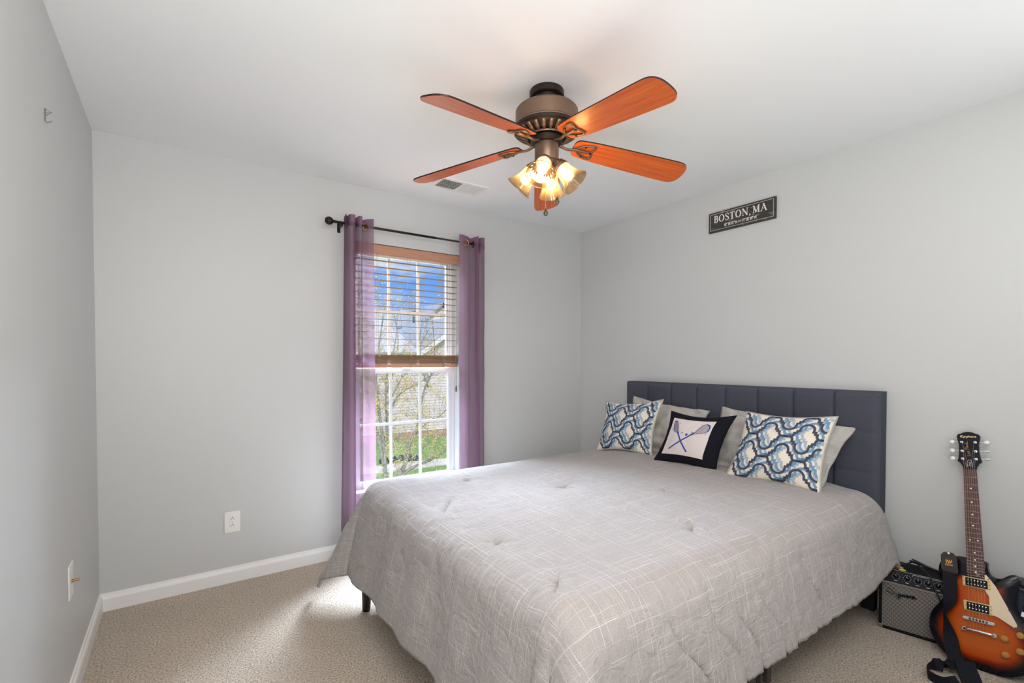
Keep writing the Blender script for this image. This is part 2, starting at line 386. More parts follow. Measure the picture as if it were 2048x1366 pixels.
baseboard('baseboard_left', (WX, YR, 0), (WX, 0, 0), (1, 0, 0))
baseboard('baseboard_right', (0, YR, 0), (0, 0, 0), (-1, 0, 0))

# ------------------------------------------------------------------ window
GX0, GX1 = -1.968, -1.292; YF0, YF1 = .085, .150
win = empty('window_1', ((OX0+OX1)/2, .12, OZ0)); win['kind'] = 'structure'
fr = MB()
fr.box((OX0, YF0, OZ0), (OX0+.03, YF1, OZ1)); fr.box((OX1-.028, YF0, OZ0), (OX1, YF1, OZ1)); fr.box((OX0+.03, YF0, OZ1-.03), (OX1-.028, YF1, OZ1)); fr.box((OX0+.03, YF0, OZ0), (OX1-.028, YF1, OZ0+.02))
fr.box((OX1-.040, .10, OZ0), (OX1-.028, .112, OZ1)); fr.box((OX0+.028, .10, OZ0), (OX0+.040, .112, OZ1))
fr.build('window_frame', MVINYL, win, bevel=.002)
def sash(z0, z1, y0, y1, mid):
    s = MB(); g0, g1 = z0+.030, z1-.034
    s.box((OX0+.03, y0, z0), (GX0, y1, z1)); s.box((GX1, y0, z0), (OX1-.028, y1, z1)); s.box((GX0, y0, z0), (GX1, y1, g0)); s.box((GX0, y0, g1), (GX1, y1, z1))
    o = s.build('sash', MVINYL, win, bevel=.003)
    ym = (y0+y1)/2; g = MB(); wdt = (GX1-GX0)/3
    for i in (1, 2): g.box((GX0+wdt*i-.009, ym-.004, g0), (GX0+wdt*i+.009, ym+.0045, g1))
    g.box((GX0, ym-.0035, mid-.009), (GX1, ym+.0035, mid+.009))
    mo = g.build('muntin_grid', MVINYL); mo.parent = o
    p = MB().box((GX0, ym+.008, g0), (GX1, ym+.011, g1)).build('glass_pane', MGLASS); p.parent = o
sash(OZ0+.015, 1.235, .088, .116, .835)
sash(1.195, OZ1-.028, .120, .146, 1.638)
lk = MB(); lk.box((-1.66, .075, 1.222), (-1.60, .1, 1.236)); lk.build('sash_lock', MVINYL, win, bevel=.003)
struct(MB().box((OX0, -.012, OZ0-.018), (OX1, .09, OZ0+.002)), 'trim_1', MTRIM)

# horizontal blind, half raised
bl = empty('window_blind', (-1.63, .04, 2.07)); tag(bl, 'wooden horizontal blind half raised in the window between the purple curtains', 'window blind')
v = MB(); BX0, BX1 = OX0+.005, OX1-.005
v.box((BX0, .000, 2.008), (BX1, .012, 2.074)); v.box((BX0, .003, 2.052), (BX1, .016, 2.060)); v.build('valance', MVAL, bl, bevel=.003)
MB().box((BX0+.004, .016, 2.030), (BX1-.004, .060, 2.070)).build('head_rail', MVAL, bl)
sa = radians(2)
for k in range(14):
    z = 1.974-.0447*k
    if z < 1.36: break
    m_ = Matrix.Translation((0, .042, z)) @ Matrix.Rotation(sa, 4, 'X')
    MB().box((BX0+.006, -.021, -.0013), (BX1-.006, .021, .0013), m_).build('slat', MSLAT, bl)
for k in range(12):
    z = 1.264+.0052*k
    MB().box((BX0+.006, .021+random.uniform(-.002, .002), z), (BX1-.006, .063, z+.0049)).build('slat', MSLAT, bl)
MB().box((BX0+.006, .018, 1.240), (BX1-.006, .066, 1.262)).build('bottom_rail', MVAL, bl, bevel=.004)
cdm = mat('blind_cord', lin(150, 128, 96), .8)
for x in (-1.86, -1.63, -1.37):
    c = MB()
    c.tube([(x, .020, 2.03), (x, .020, 1.33)], .0009, 5); c.tube([(x+.004, .064, 2.03), (x+.004, .064, 1.33)], .0009, 5)
    for k in range(7):
        zz = 1.332-.012*k
        c.tube(catmull([(x-.004, .019, zz), (x+.012, .010, zz-.006), (x+.002, .014, zz-.012), (x-.010, .012, zz-.016)], 4), .0011, 5)
    c.build('ladder_cord', cdm, bl)
c = MB(); c.tube([(-1.263, .012, 2.02), (-1.262, .010, 1.6), (-1.264, .010, 1.10)], .0012, 5); c.tube([(-1.268, .012, 2.02), (-1.269, .010, 1.6), (-1.266, .010, 1.10)], .0012, 5)
pc = c.build('pull_cord', cdm, bl)
t_ = MB().lathe([(.002, 0), (.006, -.008), (.008, -.03), (.006, -.045), (.002, -.05)], 12, Matrix.Translation((-1.265, .010, 1.10))).build('tassel', mat('tassel', lin(110, 90, 70), .5), smooth=True); t_.parent = pc

# ------------------------------------------------------------------ curtains and rod
RY, RZ = -.085, 2.157
rod = empty('curtain_rod', (-1.63, -.085, RZ)); tag(rod, 'thin dark bronze curtain rod with a ball finial above the window', 'curtain rod')
MB().tube([(-2.165, RY, RZ), (-1.48, RY, RZ)], .0085, 12).build('rod_tube', MBRONZED, rod, smooth=True)
MB().tube([(-1.50, RY, RZ), (-1.09, RY, RZ)], .0068, 12).build('rod_tube', MBRONZED, rod, smooth=True)
MB().lathe([(.001, -.026), (.013, -.023), (.022, -.013), (.0255, 0), (.022, .013), (.013, .023), (.007, .026), (.009, .030), (.011, .034), (.009, .040), (.007, .043), (.007, .06)], 20, Matrix.Translation((-2.205, RY, RZ)) @ Matrix.Rotation(pi/2, 4, 'Y')).build('finial', MBRONZED, rod, smooth=True)
for x in (-2.125, -1.075):
    b = MB(); b.box((x-.010, -.004, RZ-.045), (x+.010, 0, RZ+.02)); b.box((x-.006, RY, RZ-.018), (x+.006, 0, RZ-.008)); b.tube([(x-.008, RY+.014*cos(a), RZ+.014*sin(a)) for a in [pi+i*pi/8 for i in range(9)]], .003, 6); b.build('bracket', MBLACK, rod)
def curtain(name, label, prof_top, prof_bot, ztop, zbot, rings, nz=46):
    """profile = list of (x,y) controls for the folds, blended top to bottom"""
    root = empty(name, (prof_top[0][0], RY, zbot)); tag(root, label, 'curtain')
    pt = cat2(prof_top, 7); pb = cat2(prof_bot, 7); n = len(pt); vs = []; fs = []
    for j in range(nz+1):
        t = j/nz; z = ztop+(zbot-ztop)*t; k = min(1, max(0, (t-.02)/.9))**1.1
        for i in range(n):
            x = pt[i][0]*(1-k)+pb[i][0]*k; y = pt[i][1]*(1-k)+pb[i][1]*k
            q = noise.noise(Vector((x*14, z*3.1, 5.3)))*.010*min(1, t*3)+noise.noise(Vector((x*40, z*9, 1.3)))*.0035*min(1, t*3)
            vs.append((x+.3*q, y+q, z))
    for j in range(nz):
        for i in range(n-1): fs.append((j*n+i, (j+1)*n+i, (j+1)*n+i+1, j*n+i+1))
    pn = obj('panel', vs, fs, MSHEER, root, True)
    hd = [(Vector(a)+Vector((0, -.0022, 0))) for a in vs if a[2] > ztop-.085]
    rows = [r for r in range(nz+1) if ztop+(zbot-ztop)*r/nz > ztop-.085]
    hv = [Vector(vs[r*n+i])+Vector((0, -.002, 0)) for r in rows for i in range(n)]
    hf = [(r*n+i, (r+1)*n+i, (r+1)*n+i+1, r*n+i+1) for r in range(len(rows)-1) for i in range(n-1)]
    obj('header', hv, hf, MHEADER, root, True)
    for (gx, gy, nx_) in rings:
        a = MB(); N_ = Vector((nx_, -1, 0)).normalized(); Uu = Vector((1, nx_, 0)).normalized(); Vv = Vector((0, 0, 1))
        a.tube([Vector((gx, gy, RZ-.004))+Uu*.021*cos(t)+Vv*.021*sin(t) for t in [i*2*pi/20 for i in range(20)]], .0042, 8, close=True)
        a.build('grommet', MBRASS if nx_ < .5 else MBRONZED, root, smooth=True)
    return root
LT = [(-2.112, -.135), (-2.106, -.06), (-2.098, -.045), (-2.092, -.125), (-2.075, -.142), (-2.055, -.125), (-2.048, -.05), (-2.040, -.04), (-2.034, -.12), (-2.022, -.135), (-2.008, -.115), (-1.998, -.062), (-1.985, -.055), (-1.962, -.092), (-1.935, -.118)]
LB = [(-2.150, -.120), (-2.135, -.05), (-2.125, -.04), (-2.112, -.115), (-2.085, -.140), (-2.062, -.12), (-2.056, -.05), (-2.048, -.04), (-2.040, -.10), (-2.028, -.118), (-2.010, -.095), (-1.998, -.055), (-1.975, -.050), (-1.952, -.080), (-1.915, -.090)]
curtain('curtain', 'sheer purple grommet curtain bunched at the left side of the window, outlet side', LT, LB, 2.205, .03, [(-1.973, -.083, .2), (-2.044, -.085, 5), (-2.1, -.085, 5)])
RT = [(-1.300, -.105), (-1.275, -.112), (-1.245, -.100), (-1.215, -.085), (-1.190, -.060), (-1.176, -.052), (-1.168, -.11), (-1.158, -.135), (-1.146, -.12), (-1.138, -.055), (-1.130, -.05), (-1.122, -.11), (-1.108, -.13), (-1.095, -.12), (-1.085, -.06)]
RB = [(-1.298, -.085), (-1.268, -.110), (-1.238, -.105), (-1.208, -.080), (-1.186, -.055), (-1.172, -.050), (-1.165, -.10), (-1.155, -.125), (-1.142, -.115), (-1.134, -.055), (-1.126, -.05), (-1.118, -.10), (-1.104, -.12), (-1.092, -.11), (-1.080, -.055)]
curtain('curtain', 'sheer purple grommet curtain hanging at the right side of the window, bed corner side', RT, RB, 2.205, .03, [(-1.240, -.102, -.1), (-1.172, -.085, 5), (-1.132, -.085, 5)])

# ------------------------------------------------------------------ wall fittings
def outlet():
    r = empty('power_outlet', (-2.737, 0, .35)); tag(r, 'white double power outlet low on the wall left of the window', 'power outlet')
    MB().box((-2.7775, -.006, .289), (-2.6965, 0, .411)).build('cover_plate', MPLATE, r, bevel=.003)
    for z in (.330, .370):
        p = [(.017*cos(a)*1.0, max(-.0125, min(.0125, .017*sin(a)))) for a in [i*2*pi/28 for i in range(28)]]
        o = MB().prism(p, 0, .003, basis((-2.737, -.006, z), (1, 0, 0), (0, 0, 1), (0, -1, 0))).build('socket', MPLATE, r, bevel=.0006)
        MB().box((-2.7445, -.0098, z-.006), (-2.7425, -.0085, z+.002)).build('slot', MDARK).parent = o
        MB().box((-2.7315, -.0098, z-.005), (-2.7295, -.0085, z+.002)).build('slot', MDARK).parent = o
        MB().lathe([(.0028, 0), (.0028, .0012)], 10, basis((-2.737, -.0088, z+.007), (1, 0, 0), (0, 0, 1), (0, -1, 0))).build('slot', MDARK).parent = o
    MB().lathe([(.0022, 0), (.0022, .001)], 10, basis((-2.737, -.006, .35), (1, 0, 0), (0, 0, 1), (0, -1, 0))).build('screw', MNICKEL, r)
outlet()
r = empty('cable_outlet', (WX, -.775, .455)); tag(r, 'white wall plate with a brass coaxial connector low on the left wall', 'wall plate')
MB().box((WX, -.820, .392), (WX+.006, -.738, .520)).build('cover_plate', MPLATE, r, bevel=.003)
MB().lathe([(.0065, 0), (.0065, .004), (.0045, .004), (.0045, .022), (.003, .022)], 12, basis((WX+.006, -.779, .455), (0, 1, 0), (0, 0, 1), (1, 0, 0))).build('connector', MBRASS, r, smooth=False)
for z in (.413, .500): MB().lathe([(.003, 0), (.003, .001)], 10, basis((WX+.006, -.779, z), (0, 1, 0), (0, 0, 1), (1, 0, 0))).build('screw', MPLATE, r)
h = MB(); hx = WX+.002
h.tube([(hx, -1.058, 2.092), (hx, -1.058, 2.052), (hx+.003, -1.058, 2.047), (hx+.016, -1.056, 2.056)], .0016, 6)
h.tube([(hx, -1.058, 2.092), (hx+.014, -1.053, 2.085), (hx+.002, -1.058, 2.070)], .0014, 6); h.tube([(hx+.016, -1.053, 2.087), (hx-.001, -1.057, 2.078)], .0010, 6)
tag(h.build('picture_hook', MHOOK), 'small bare metal picture hook nailed high on the left wall', 'hook')

# sign on the right wall
SY0, SY1, SZ0, SZ1 = -1.276, -1.719, 2.149, 2.281
sg = empty('wall_sign', (0, (SY0+SY1)/2, SZ0)); tag(sg, 'black wooden wall sign with white lettering BOSTON, MA above the bed', 'sign')
def sign_mat():
    m = mat('worn_black_paint', lin(58, 54, 51), .7); nt = m.node_tree; b = nt.nodes['Principled BSDF']
    t = N(nt, 'ShaderNodeTexCoord'); mp = N(nt, 'ShaderNodeMapping'); mp.inputs['Scale'].default_value = (10, 7, 55); nt.links.new(t.outputs['Object'], mp.inputs[0])
    n = N(nt, 'ShaderNodeTexNoise'); n.inputs['Scale'].default_value = 3; n.inputs['Detail'].default_value = 5; nt.links.new(mp.outputs[0], n.inputs['Vector'])
    r = ramp(nt, [(.36, lin(48, 44, 42)), (.655, lin(64, 59, 56)), (.68, lin(190, 184, 176))]); nt.links.new(n.outputs['Fac'], r.inputs[0]); nt.links.new(r.outputs[0], b.inputs['Base Color']); return m
MSIGN = sign_mat(); MLET = mat('white_lettering', lin(226, 220, 212), .7)
MB().box((-.016, SY1, SZ0), (-.001, SY0, SZ1)).build('board', MSIGN, sg, bevel=.001)
sfn = lambda x, y, h_: Vector((-.0162-h_, SY0-x, SZ0+y))
b = MB(); W_, H_ = SY0-SY1, SZ1-SZ0
for pts in ([(.012, .014), (W_-.012, .014)], [(.012, H_-.012), (W_-.012, H_-.012)], [(.012, .014), (.012, H_-.012)], [(W_-.012, .014), (W_-.012, H_-.012)]): b.ribbon(pts, .0018, .0004, sfn)
b.build('border_line', MLET, sg)
def serif(ch, x, y, h, mb):
    T, t, s = h*.17, h*.065, h*.13
    def R(p, w_): mb.ribbon([(x+a*h, y+b_*h) for a, b_ in p], w_, .0006, sfn)
    def ser(a, b_, wd=.26): R([(a-wd/2, b_), (a+wd/2, b_)], t)
    def arc(cx, cy, rx, ry, a0, a1, thick, thin, n=20):
        P = []; Wd = []
        for i in range(n+1):
            a = radians(a0+(a1-a0)*i/n); P.append((x+(cx+rx*cos(a))*h, y+(cy+ry*sin(a))*h)); Wd.append(thin+(thick-thin)*abs(cos(a)))
        mb.ribbon(P, Wd, .0006, sfn)
    if ch == 'B': R([(.14, 0), (.14, 1)], T); R([(0, .03), (.3, .03)], t); R([(0, .97), (.3, .97)], t); R([(.14, .52), (.3, .52)], t); arc(.3, .75, .2, .22, -90, 90, T, t); arc(.3, .275, .25, .245, -90, 90, T, t); return .72
    if ch == 'O': arc(.42, .5, .34, .48, 0, 360, T, t, 32); return .96
    if ch == 'S': 
        P = cat2([(.48, .72), (.46, .92), (.27, .98), (.09, .88), (.09, .70), (.28, .53), (.47, .38), (.48, .15), (.30, .03), (.10, .06), (.04, .28)], 4)
        n = len(P); mb.ribbon([(x+a*h, y+b_*h) for a, b_ in P], [t+(T-t)*exp(-((i/n-.5)/.2)**2) for i in range(n)], .0006, sfn); return .68
    if ch == 'T': R([(.36, 0), (.36, 1)], T); ser(.36, .03, .34); R([(.03, .96), (.69, .96)], t*1.2); R([(.04, .96), (.04, .78)], t); R([(.68, .96), (.68, .78)], t); return .82
    if ch == 'N': R([(.12, 0), (.12, 1)], t); R([(.72, 0), (.72, 1)], t); R([(.10, .97), (.72, .03)], T); ser(.12, .03); ser(.08, .97, .24); ser(.72, .97); return .98
    if ch == 'M': R([(.12, 0), (.14, 1)], t); R([(.14, .97), (.46, .05)], T); R([(.46, .05), (.80, .97)], t); R([(.80, 0), (.80, 1)], T); ser(.12, .03); ser(.80, .03, .3); ser(.10, .97, .2); ser(.84, .97, .24); return 1.08
    if ch == 'A': R([(.08, 0), (.40, 1)], t); R([(.36, 1), (.72, 0)], T); R([(.2, .34), (.6, .34)], t); ser(.08, .03); ser(.72, .03, .3); return .9
    if ch == ',': R([(.1, .06), (.12, -.02), (.05, -.16)], T*.9); return .36
    if ch == ' ': return .12
wtot = {'B': .72, 'O': .96, 'S': .68, 'T': .82, 'N': .98, 'M': 1.08, 'A': .9, ',': .36, ' ': .12}
lt = MB(); hh = .046; xx = .040
txt = 'BOSTON, MA'; tot = sum(wtot[c] for c in txt)*hh; gap = (W_-.088-tot)/(len(txt)-1)
for ch in txt: xx += serif(ch, xx, .062, hh, lt)*hh+gap
lt.build('lettering', MLET, sg)
lt = MB(); f2 = lambda x, y, h_: sfn(x, y, h_)
vs, fs = text_mesh('42° 36\' 01" N', .026, lambda x, y, h_: f2(x+.112, y+.026, h_), .0006, .62, bold=.0008); lt.add(vs, fs)
vs, fs = text_mesh('71° 05\' 09" W', .026, lambda x, y, h_: f2(x+.235, y+.026, h_), .0006, .62, bold=.0008); lt.add(vs, fs)
lt.ribbon([(.208, .026), (.226, .044)], .0012, .0005, sfn); lt.ribbon([(.208, .044), (.226, .026)], .0012, .0005, sfn)
lt.build('lettering', MLET, sg)

# ceiling air register
vt = empty('air_vent', (-1.447, -.378, H)); tag(vt, 'white slotted air register in the ceiling near the window, behind a fan blade', 'air vent')
VX0, VX1, VY0, VY1 = -1.625, -1.272, -.470, -.286; zc = H
f = MB(); f.box((VX0, VY0, zc-.006), (VX1, VY0+.024, zc)); f.box((VX0, VY1-.024, zc-.006), (VX1, VY1, zc)); f.box((VX0, VY0+.024, zc-.006), (VX0+.03, VY1-.024, zc)); f.box((VX1-.03, VY0+.024, zc-.006), (VX1, VY1-.024, zc)); f.box((-1.452, VY0+.024, zc-.006), (-1.442, VY1-.024, zc)); f.build('frame', MTRIM, vt)
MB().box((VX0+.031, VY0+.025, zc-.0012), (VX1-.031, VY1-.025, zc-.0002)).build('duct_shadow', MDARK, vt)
for side in (0, 1):
    x0 = VX0+.03 if side == 0 else -1.442; x1 = -1.452 if side == 0 else VX1-.03
    n = 11
    for k in range(n):
        x = x0+(x1-x0)*(k+.5)/n; mt = Matrix.Translation((x, (VY0+VY1)/2, zc-.004)) @ Matrix.Rotation(radians(-60 if side == 0 else 4), 4, 'Y')
        MB().box((-.0062+.0012*side, VY0-(VY0+VY1)/2+.024, -.0005), (.0062-.0012*side, VY1-(VY0+VY1)/2-.024, .0005), mt).build('slat', MTRIM, vt)
g = MB()
for k in range(6): g.box((VX0+.03, VY0+.03+k*.025, zc-.0035), (-1.452, VY0+.033+k*.025, zc-.002))
g.build('damper_bars', MTRIM, vt)

# ------------------------------------------------------------------ ceiling fan
FX, FY = -1.672, -1.571
fan = empty('ceiling_fan', (FX, FY, H)); tag(fan, 'bronze five blade ceiling fan with four lit amber glass shades', 'ceiling fan')
TM = Matrix.Translation((FX, FY, 0))
MB().lathe([(.072, H), (.074, H-.004), (.074, H-.026), (.070, H-.029), (.055, H-.030), (.052, H-.080)], 40, TM).build('canopy', MBRONZED, fan, auto=.5)
mt_ = MB().lathe([(.05, 2.366), (.115, 2.364), (.128, 2.358), (.134, 2.350), (.135, 2.292), (.139, 2.287), (.139, 2.282), (.133, 2.279), (.131, 2.272), (.125, 2.270), (.122, 2.263), (.117, 2.261)], 64, TM, cap=True).build('motor_housing', MBRONZE, fan, auto=.6)
MB().lathe([(.1395, 2.2815), (.1435, 2.277), (.1435, 2.268), (.138, 2.262), (.120, 2.259), (.100, 2.252), (.070, 2.244), (.05, 2.242)], 64, TM, cap=False).build('lower_housing', MBRONZED, fan, auto=.7)
orn = MB()
for k in range(24):
    a = 2*pi*k/24; d = Vector((cos(a), sin(a), 0)); s_ = Vector((-sin(a), cos(a), 0)); c0 = Vector((FX, FY, 0))
    P = [c0+d*.132+Vector((0, 0, 2.262)), c0+d*.110+Vector((0, 0, 2.250)), c0+d*.085+Vector((0, 0, 2.240))]
    orn.tube(P, .005, 6, radii=[(.004, .0085), (.006, .010), (.004, .004)])
orn.tube([(FX+.086*cos(a), FY+.086*sin(a), 2.239) for a in [i*2*pi/48 for i in range(48)]], .0045, 8, close=True)
orn.build('ornament_ring', MBRONZE, fan, smooth=True)
MB().lathe([(.062, 2.246), (.070, 2.236), (.070, 2.222), (.062, 2.214), (.050, 2.212)], 40, TM).build('flywheel', MBRONZED, fan, auto=.6)
MB().lathe([(.050, 2.218), (.0515, 2.214), (.0515, 2.150), (.048, 2.142), (.042, 2.138), (.040, 2.128), (.030, 2.116), (.012, 2.110), (.004, 2.104)], 40, TM).build('switch_housing', MBRONZE, fan, auto=.5)
ZB = 2.230; PH = radians(50.84); PITCHB = radians(-13.5)
def blade_outline():
    P = [(.122, -.024), (.128, -.040), (.150, -.051), (.25, -.0600), (.45, -.0665), (.58, -.0700), (.625, -.0680), (.648, -.055), (.660, -.032), (.663, 0)]
    Q = P + [(x, -y) for x, y in P[-2::-1]]
    return cat2(Q, 4)
def iron_loop(k_=10):
    P = [(.138, 0), (.150, .020), (.178, .035), (.205, .040), (.214, .030), (.206, 0), (.214, -.030), (.205, -.040), (.178, -.035), (.150, -.020)]
    return cat2(P, 4, True)
for k in range(5):
    a = PH+2*pi*k/5
    Rz = Matrix.Translation((FX, FY, 0)) @ Matrix.Rotation(a, 4, 'Z')
    Bm = Rz @ Matrix.Translation((0, 0, ZB)) @ Matrix.Rotation(radians(7.2), 4, 'Y') @ Matrix.Rotation(PITCHB, 4, 'X')
    # blade mesh in its own local frame so that the grain follows it
    ol = blade_outline(); n = len(ol)
    vs = [(x, y, -.003) for x, y in ol]+[(x, y, .003) for x, y in ol]
    me = bpy.data.meshes.new('blade'); me.from_pydata(vs, [], [tuple(range(n))[::-1], tuple(range(n, 2*n))]+[(i, (i+1) % n, (i+1) % n+n, i+n) for i in range(n)])
    me.materials.append(MBLADE); me.materials.append(MBRONZED)
    for p in me.polygons:
        if p.index >= 2: p.material_index = 1
    bo = bpy.data.objects.new('blade', me); C.objects.link(bo); bo.parent = fan
    bo.matrix_parent_inverse = Matrix.Translation(-Vector((FX, FY, H))); bo.matrix_basis = Bm
    ir = MB()
    lp = [Bm @ Vector((x, y, -.0075)) for x, y in iron_loop()]
    ir.tube(lp, .004, 8, close=True, flat=(0, 0, 1), radii=[(.0035, .0058)]*len(lp))
    tip = [Bm @ Vector(p) for p in ((.195, 0, -.008), (.165, 0, -.010), (.145, 0, -.010), (.130, 0, -.010))]
    arm = tip+[Rz @ Vector((.112, 0, 2.203)), Rz @ Vector((.095, 0, 2.203)), Rz @ Vector((.078, 0, 2.207)), Rz @ Vector((.056, 0, 2.216))]
    ir.tube(catmull(arm, 4), .006, 8, flat=(0, 0, 1), radii=[(.005, .0075)]*(4*7+1))
    io = ir.build('blade_bracket', MBRONZE, fan, smooth=True)
    for (sx_, sy_) in ((.170, .030), (.170, -.030), (.202, 0)): MB().lathe([(.005, 0), (.005, -.003), (.002, -.004)], 10, Bm @ Matrix.Translation((sx_, sy_, -.010))).build('screw', MBRONZED).parent = io
for k in range(4):
    az = radians(220+90*k); tilt = radians(43)
    d = Vector((cos(az)*sin(tilt), sin(az)*sin(tilt), -cos(tilt))); o0 = Vector((FX+.030*cos(az), FY+.030*sin(az), 2.142))
    z_ = d; x_ = z_.orthogonal().normalized(); y_ = z_.cross(x_); B_ = basis(o0, x_, y_, z_)
    f_ = MB().lathe([(.012, -.01), (.016, .0), (.022, .012), (.024, .020), (.030, .024), (.031, .034), (.035, .038), (.036, .050), (.033, .052)], 28, B_)
    fo = f_.build('socket_cup', MBRONZE, fan, auto=.5)
    prof = [(.030, .046), (.033, .052), (.0345, .064), (.036, .080), (.039, .096), (.044, .112), (.051, .126), (.0585, .138), (.0595, .1405)]
    s_ = MB(); inner = [(r_-.0025, z2) for r_, z2 in prof][::-1]
    s_.lathe(prof+inner, 64, B_, flute=.012, nf=16, cap=False)
    so = s_.build('glass_shade', MSHADE, fan, smooth=True)
    rim = MB(); rr = .0588; rim.tube([B_ @ Vector((rr*cos(t), rr*sin(t), .1405)) for t in [i*2*pi/48 for i in range(48)]], .0016, 6, close=True)
    ro = rim.build('rim', MSHADE, smooth=True); ro.parent = so; ro.matrix_parent_inverse = Matrix()
    bb = MB().lathe([(.006, .050), (.010, .056), (.012, .066), (.018, .076), (.0215, .088), (.0205, .100), (.014, .109), (.004, .1125)], 24, B_)
    bb.build('bulb', MBULB, fan, smooth=True)
def chain(x, y, z0, z1):
    c = MB(); n = int((z0-z1)/.0042)
    for i in range(n): c.sphere((x, y, z0-(i+.5)*.0042), .0016, 6, 4)
    o = c.build('pull_chain', MBRASS, fan, smooth=True)
    p = MB().lathe([(.0012, 0), (.004, -.008), (.0095, -.020), (.0105, -.027), (.007, -.034), (.001, -.037)], 10, Matrix.Translation((x, y, z1))).build('chain_pendant', MCRYSTAL); p.parent = o
    l = MB().tube([(x, y, z1+.002), (x+.009, y-.006, z1-.018), (x+.007, y-.005, z1-.030), (x, y, z1-.037)], .0009, 5); l.tube([(x, y, z1+.002), (x-.009, y+.006, z1-.018), (x-.007, y+.005, z1-.030), (x, y, z1-.037)], .0009, 5)
    l.build('wire', MBRASS).parent = o
chain(FX+.052*cos(radians(-70)), FY+.052*sin(radians(-70)), 2.215, 1.985)
chain(FX-.034, FY-.036, 2.145, 1.930)

# ------------------------------------------------------------------ bed
BX, BY = -.12, -1.462        # headboard face, bed centre line
bed = empty('bed', (-1.13, BY, 0)); tag(bed, 'queen bed frame with a tufted charcoal headboard against the right wall', 'bed')
HY0, HY1, HZ0, HZ1 = -2.287, -.640, .505, 1.128
# upholstered headboard: puffed grid of panels with stitched seams
def headboard():
    NX, NZ = 160, 60; vs = []; fs = []; uv = []
    def seam(t, n):
        q = t*n; f_ = abs(q-round(q)); inside = 0 < round(q) < n
        return f_/n, inside
    wy, hz = HY1-HY0, HZ1-HZ0
    for j in range(NZ+1):
        for i in range(NX+1):
            u = i/NX; v_ = j/NZ; y = HY0+wy*u; z = HZ0+hz*v_
            e = min(u*wy, (1-u)*wy, v_*hz, (1-v_)*hz)
            rr = .028; d_ = 0 if e > rr else rr-sqrt(max(0, rr*rr-(rr-e)**2))
            su, iu = seam(u, 8); sv, iv = seam(v_, 3); g_ = 0
            if iu: g_ += .014*exp(-(su*wy/.005)**2)+.004*exp(-(su*wy/.03)**2)
            if iv: g_ += .003*exp(-(sv*hz/.006)**2)+.002*exp(-(sv*hz/.03)**2)
            vs.append((BX+d_+g_-.002, y, z)); uv.append((y, z))
    for j in range(NZ):
        for i in range(NX):
            a = j*(NX+1)+i; fs.append((a, a+NX+1, a+NX+2, a+1))
    n0 = len(vs)
    ring = [i for i in range(NX+1)]+[j*(NX+1)+NX for j in range(1, NZ+1)]+[NZ*(NX+1)+i for i in range(NX-1, -1, -1)]+[j*(NX+1) for j in range(NZ-1, 0, -1)]
    back = []
    for r_ in ring:
        x, y, z = vs[r_]; vs.append((-.022, y, z)); back.append(len(vs)-1); uv.append((y, z))
    m_ = len(ring)
    for i in range(m_): fs.append((ring[i], back[i], back[(i+1) % m_], ring[(i+1) % m_]))
    fs.append(tuple(back[::-1]))
    hb = obj('headboard', vs, fs, MHEAD, bed, False, uv)
    bm = bmesh.new(); bm.from_mesh(hb.data)
    for f in bm.faces: f.smooth = True
    for e in bm.edges:
        if len(e.link_faces) == 2 and e.calc_face_angle(0) > .9: e.smooth = False
    bmesh.ops.recalc_face_normals(bm, faces=bm.faces); bm.to_mesh(hb.data); bm.free()
headboard()
MFRAME = mat('dark_espresso_wood', lin(44, 38, 36), .5); MFRAME2 = mat('taupe_metal', lin(92, 82, 76), .5)
for y in (-2.235, -.75):
    MB().box((-.080, y-.03, 0), (-.035, y+.03, .52)).build('headboard_leg', mat('black_leg', (.008, .008, .01), .5), bed, bevel=.003)
for y in (-2.205, -.735): MB().box((-2.13, y-.014, .235), (-.10, y+.014, .325)).build('side_rail', MFRAME, bed, bevel=.004)
MB().box((-2.185, -2.205, .235), (-2.130, -.735, .325)).build('foot_rail', MFRAME, bed, bevel=.004)
for k in range(9): MB().box((-2.10+k*.235, -2.19, .318), (-2.03+k*.235, -.75, .334)).build('slat', MFRAME, bed)
for (x, y) in ((-2.12, -.775), (-2.12, -2.165)):
    MB().tube([(x-.085, y+.010, 0), (x-.078, y+.008, .25)], .03, 20, radii=[.019, .033]).build('leg', MFRAME, bed, smooth=True)
lg = MB(); lg.box((-1.082, -2.235, 0), (-1.052, -2.215, .24)); lg.box((-1.135, -2.235, 0), (-1.118, -2.215, .24)); lg.box((-1.30, -2.235, .10), (-1.052, -2.214, .17)); lg.build('leg', MFRAME2, bed, bevel=.002)
MTR = mat('white_mattress', lin(220, 218, 214), .9)
mb_ = MB().box((-2.145, -2.215, .335), (-.125, -.705, .592)).build('mattress', MTR, bevel=.05, seg=4)
tag(mb_, 'white mattress hidden on the bed frame beneath the grey comforter', 'mattress')

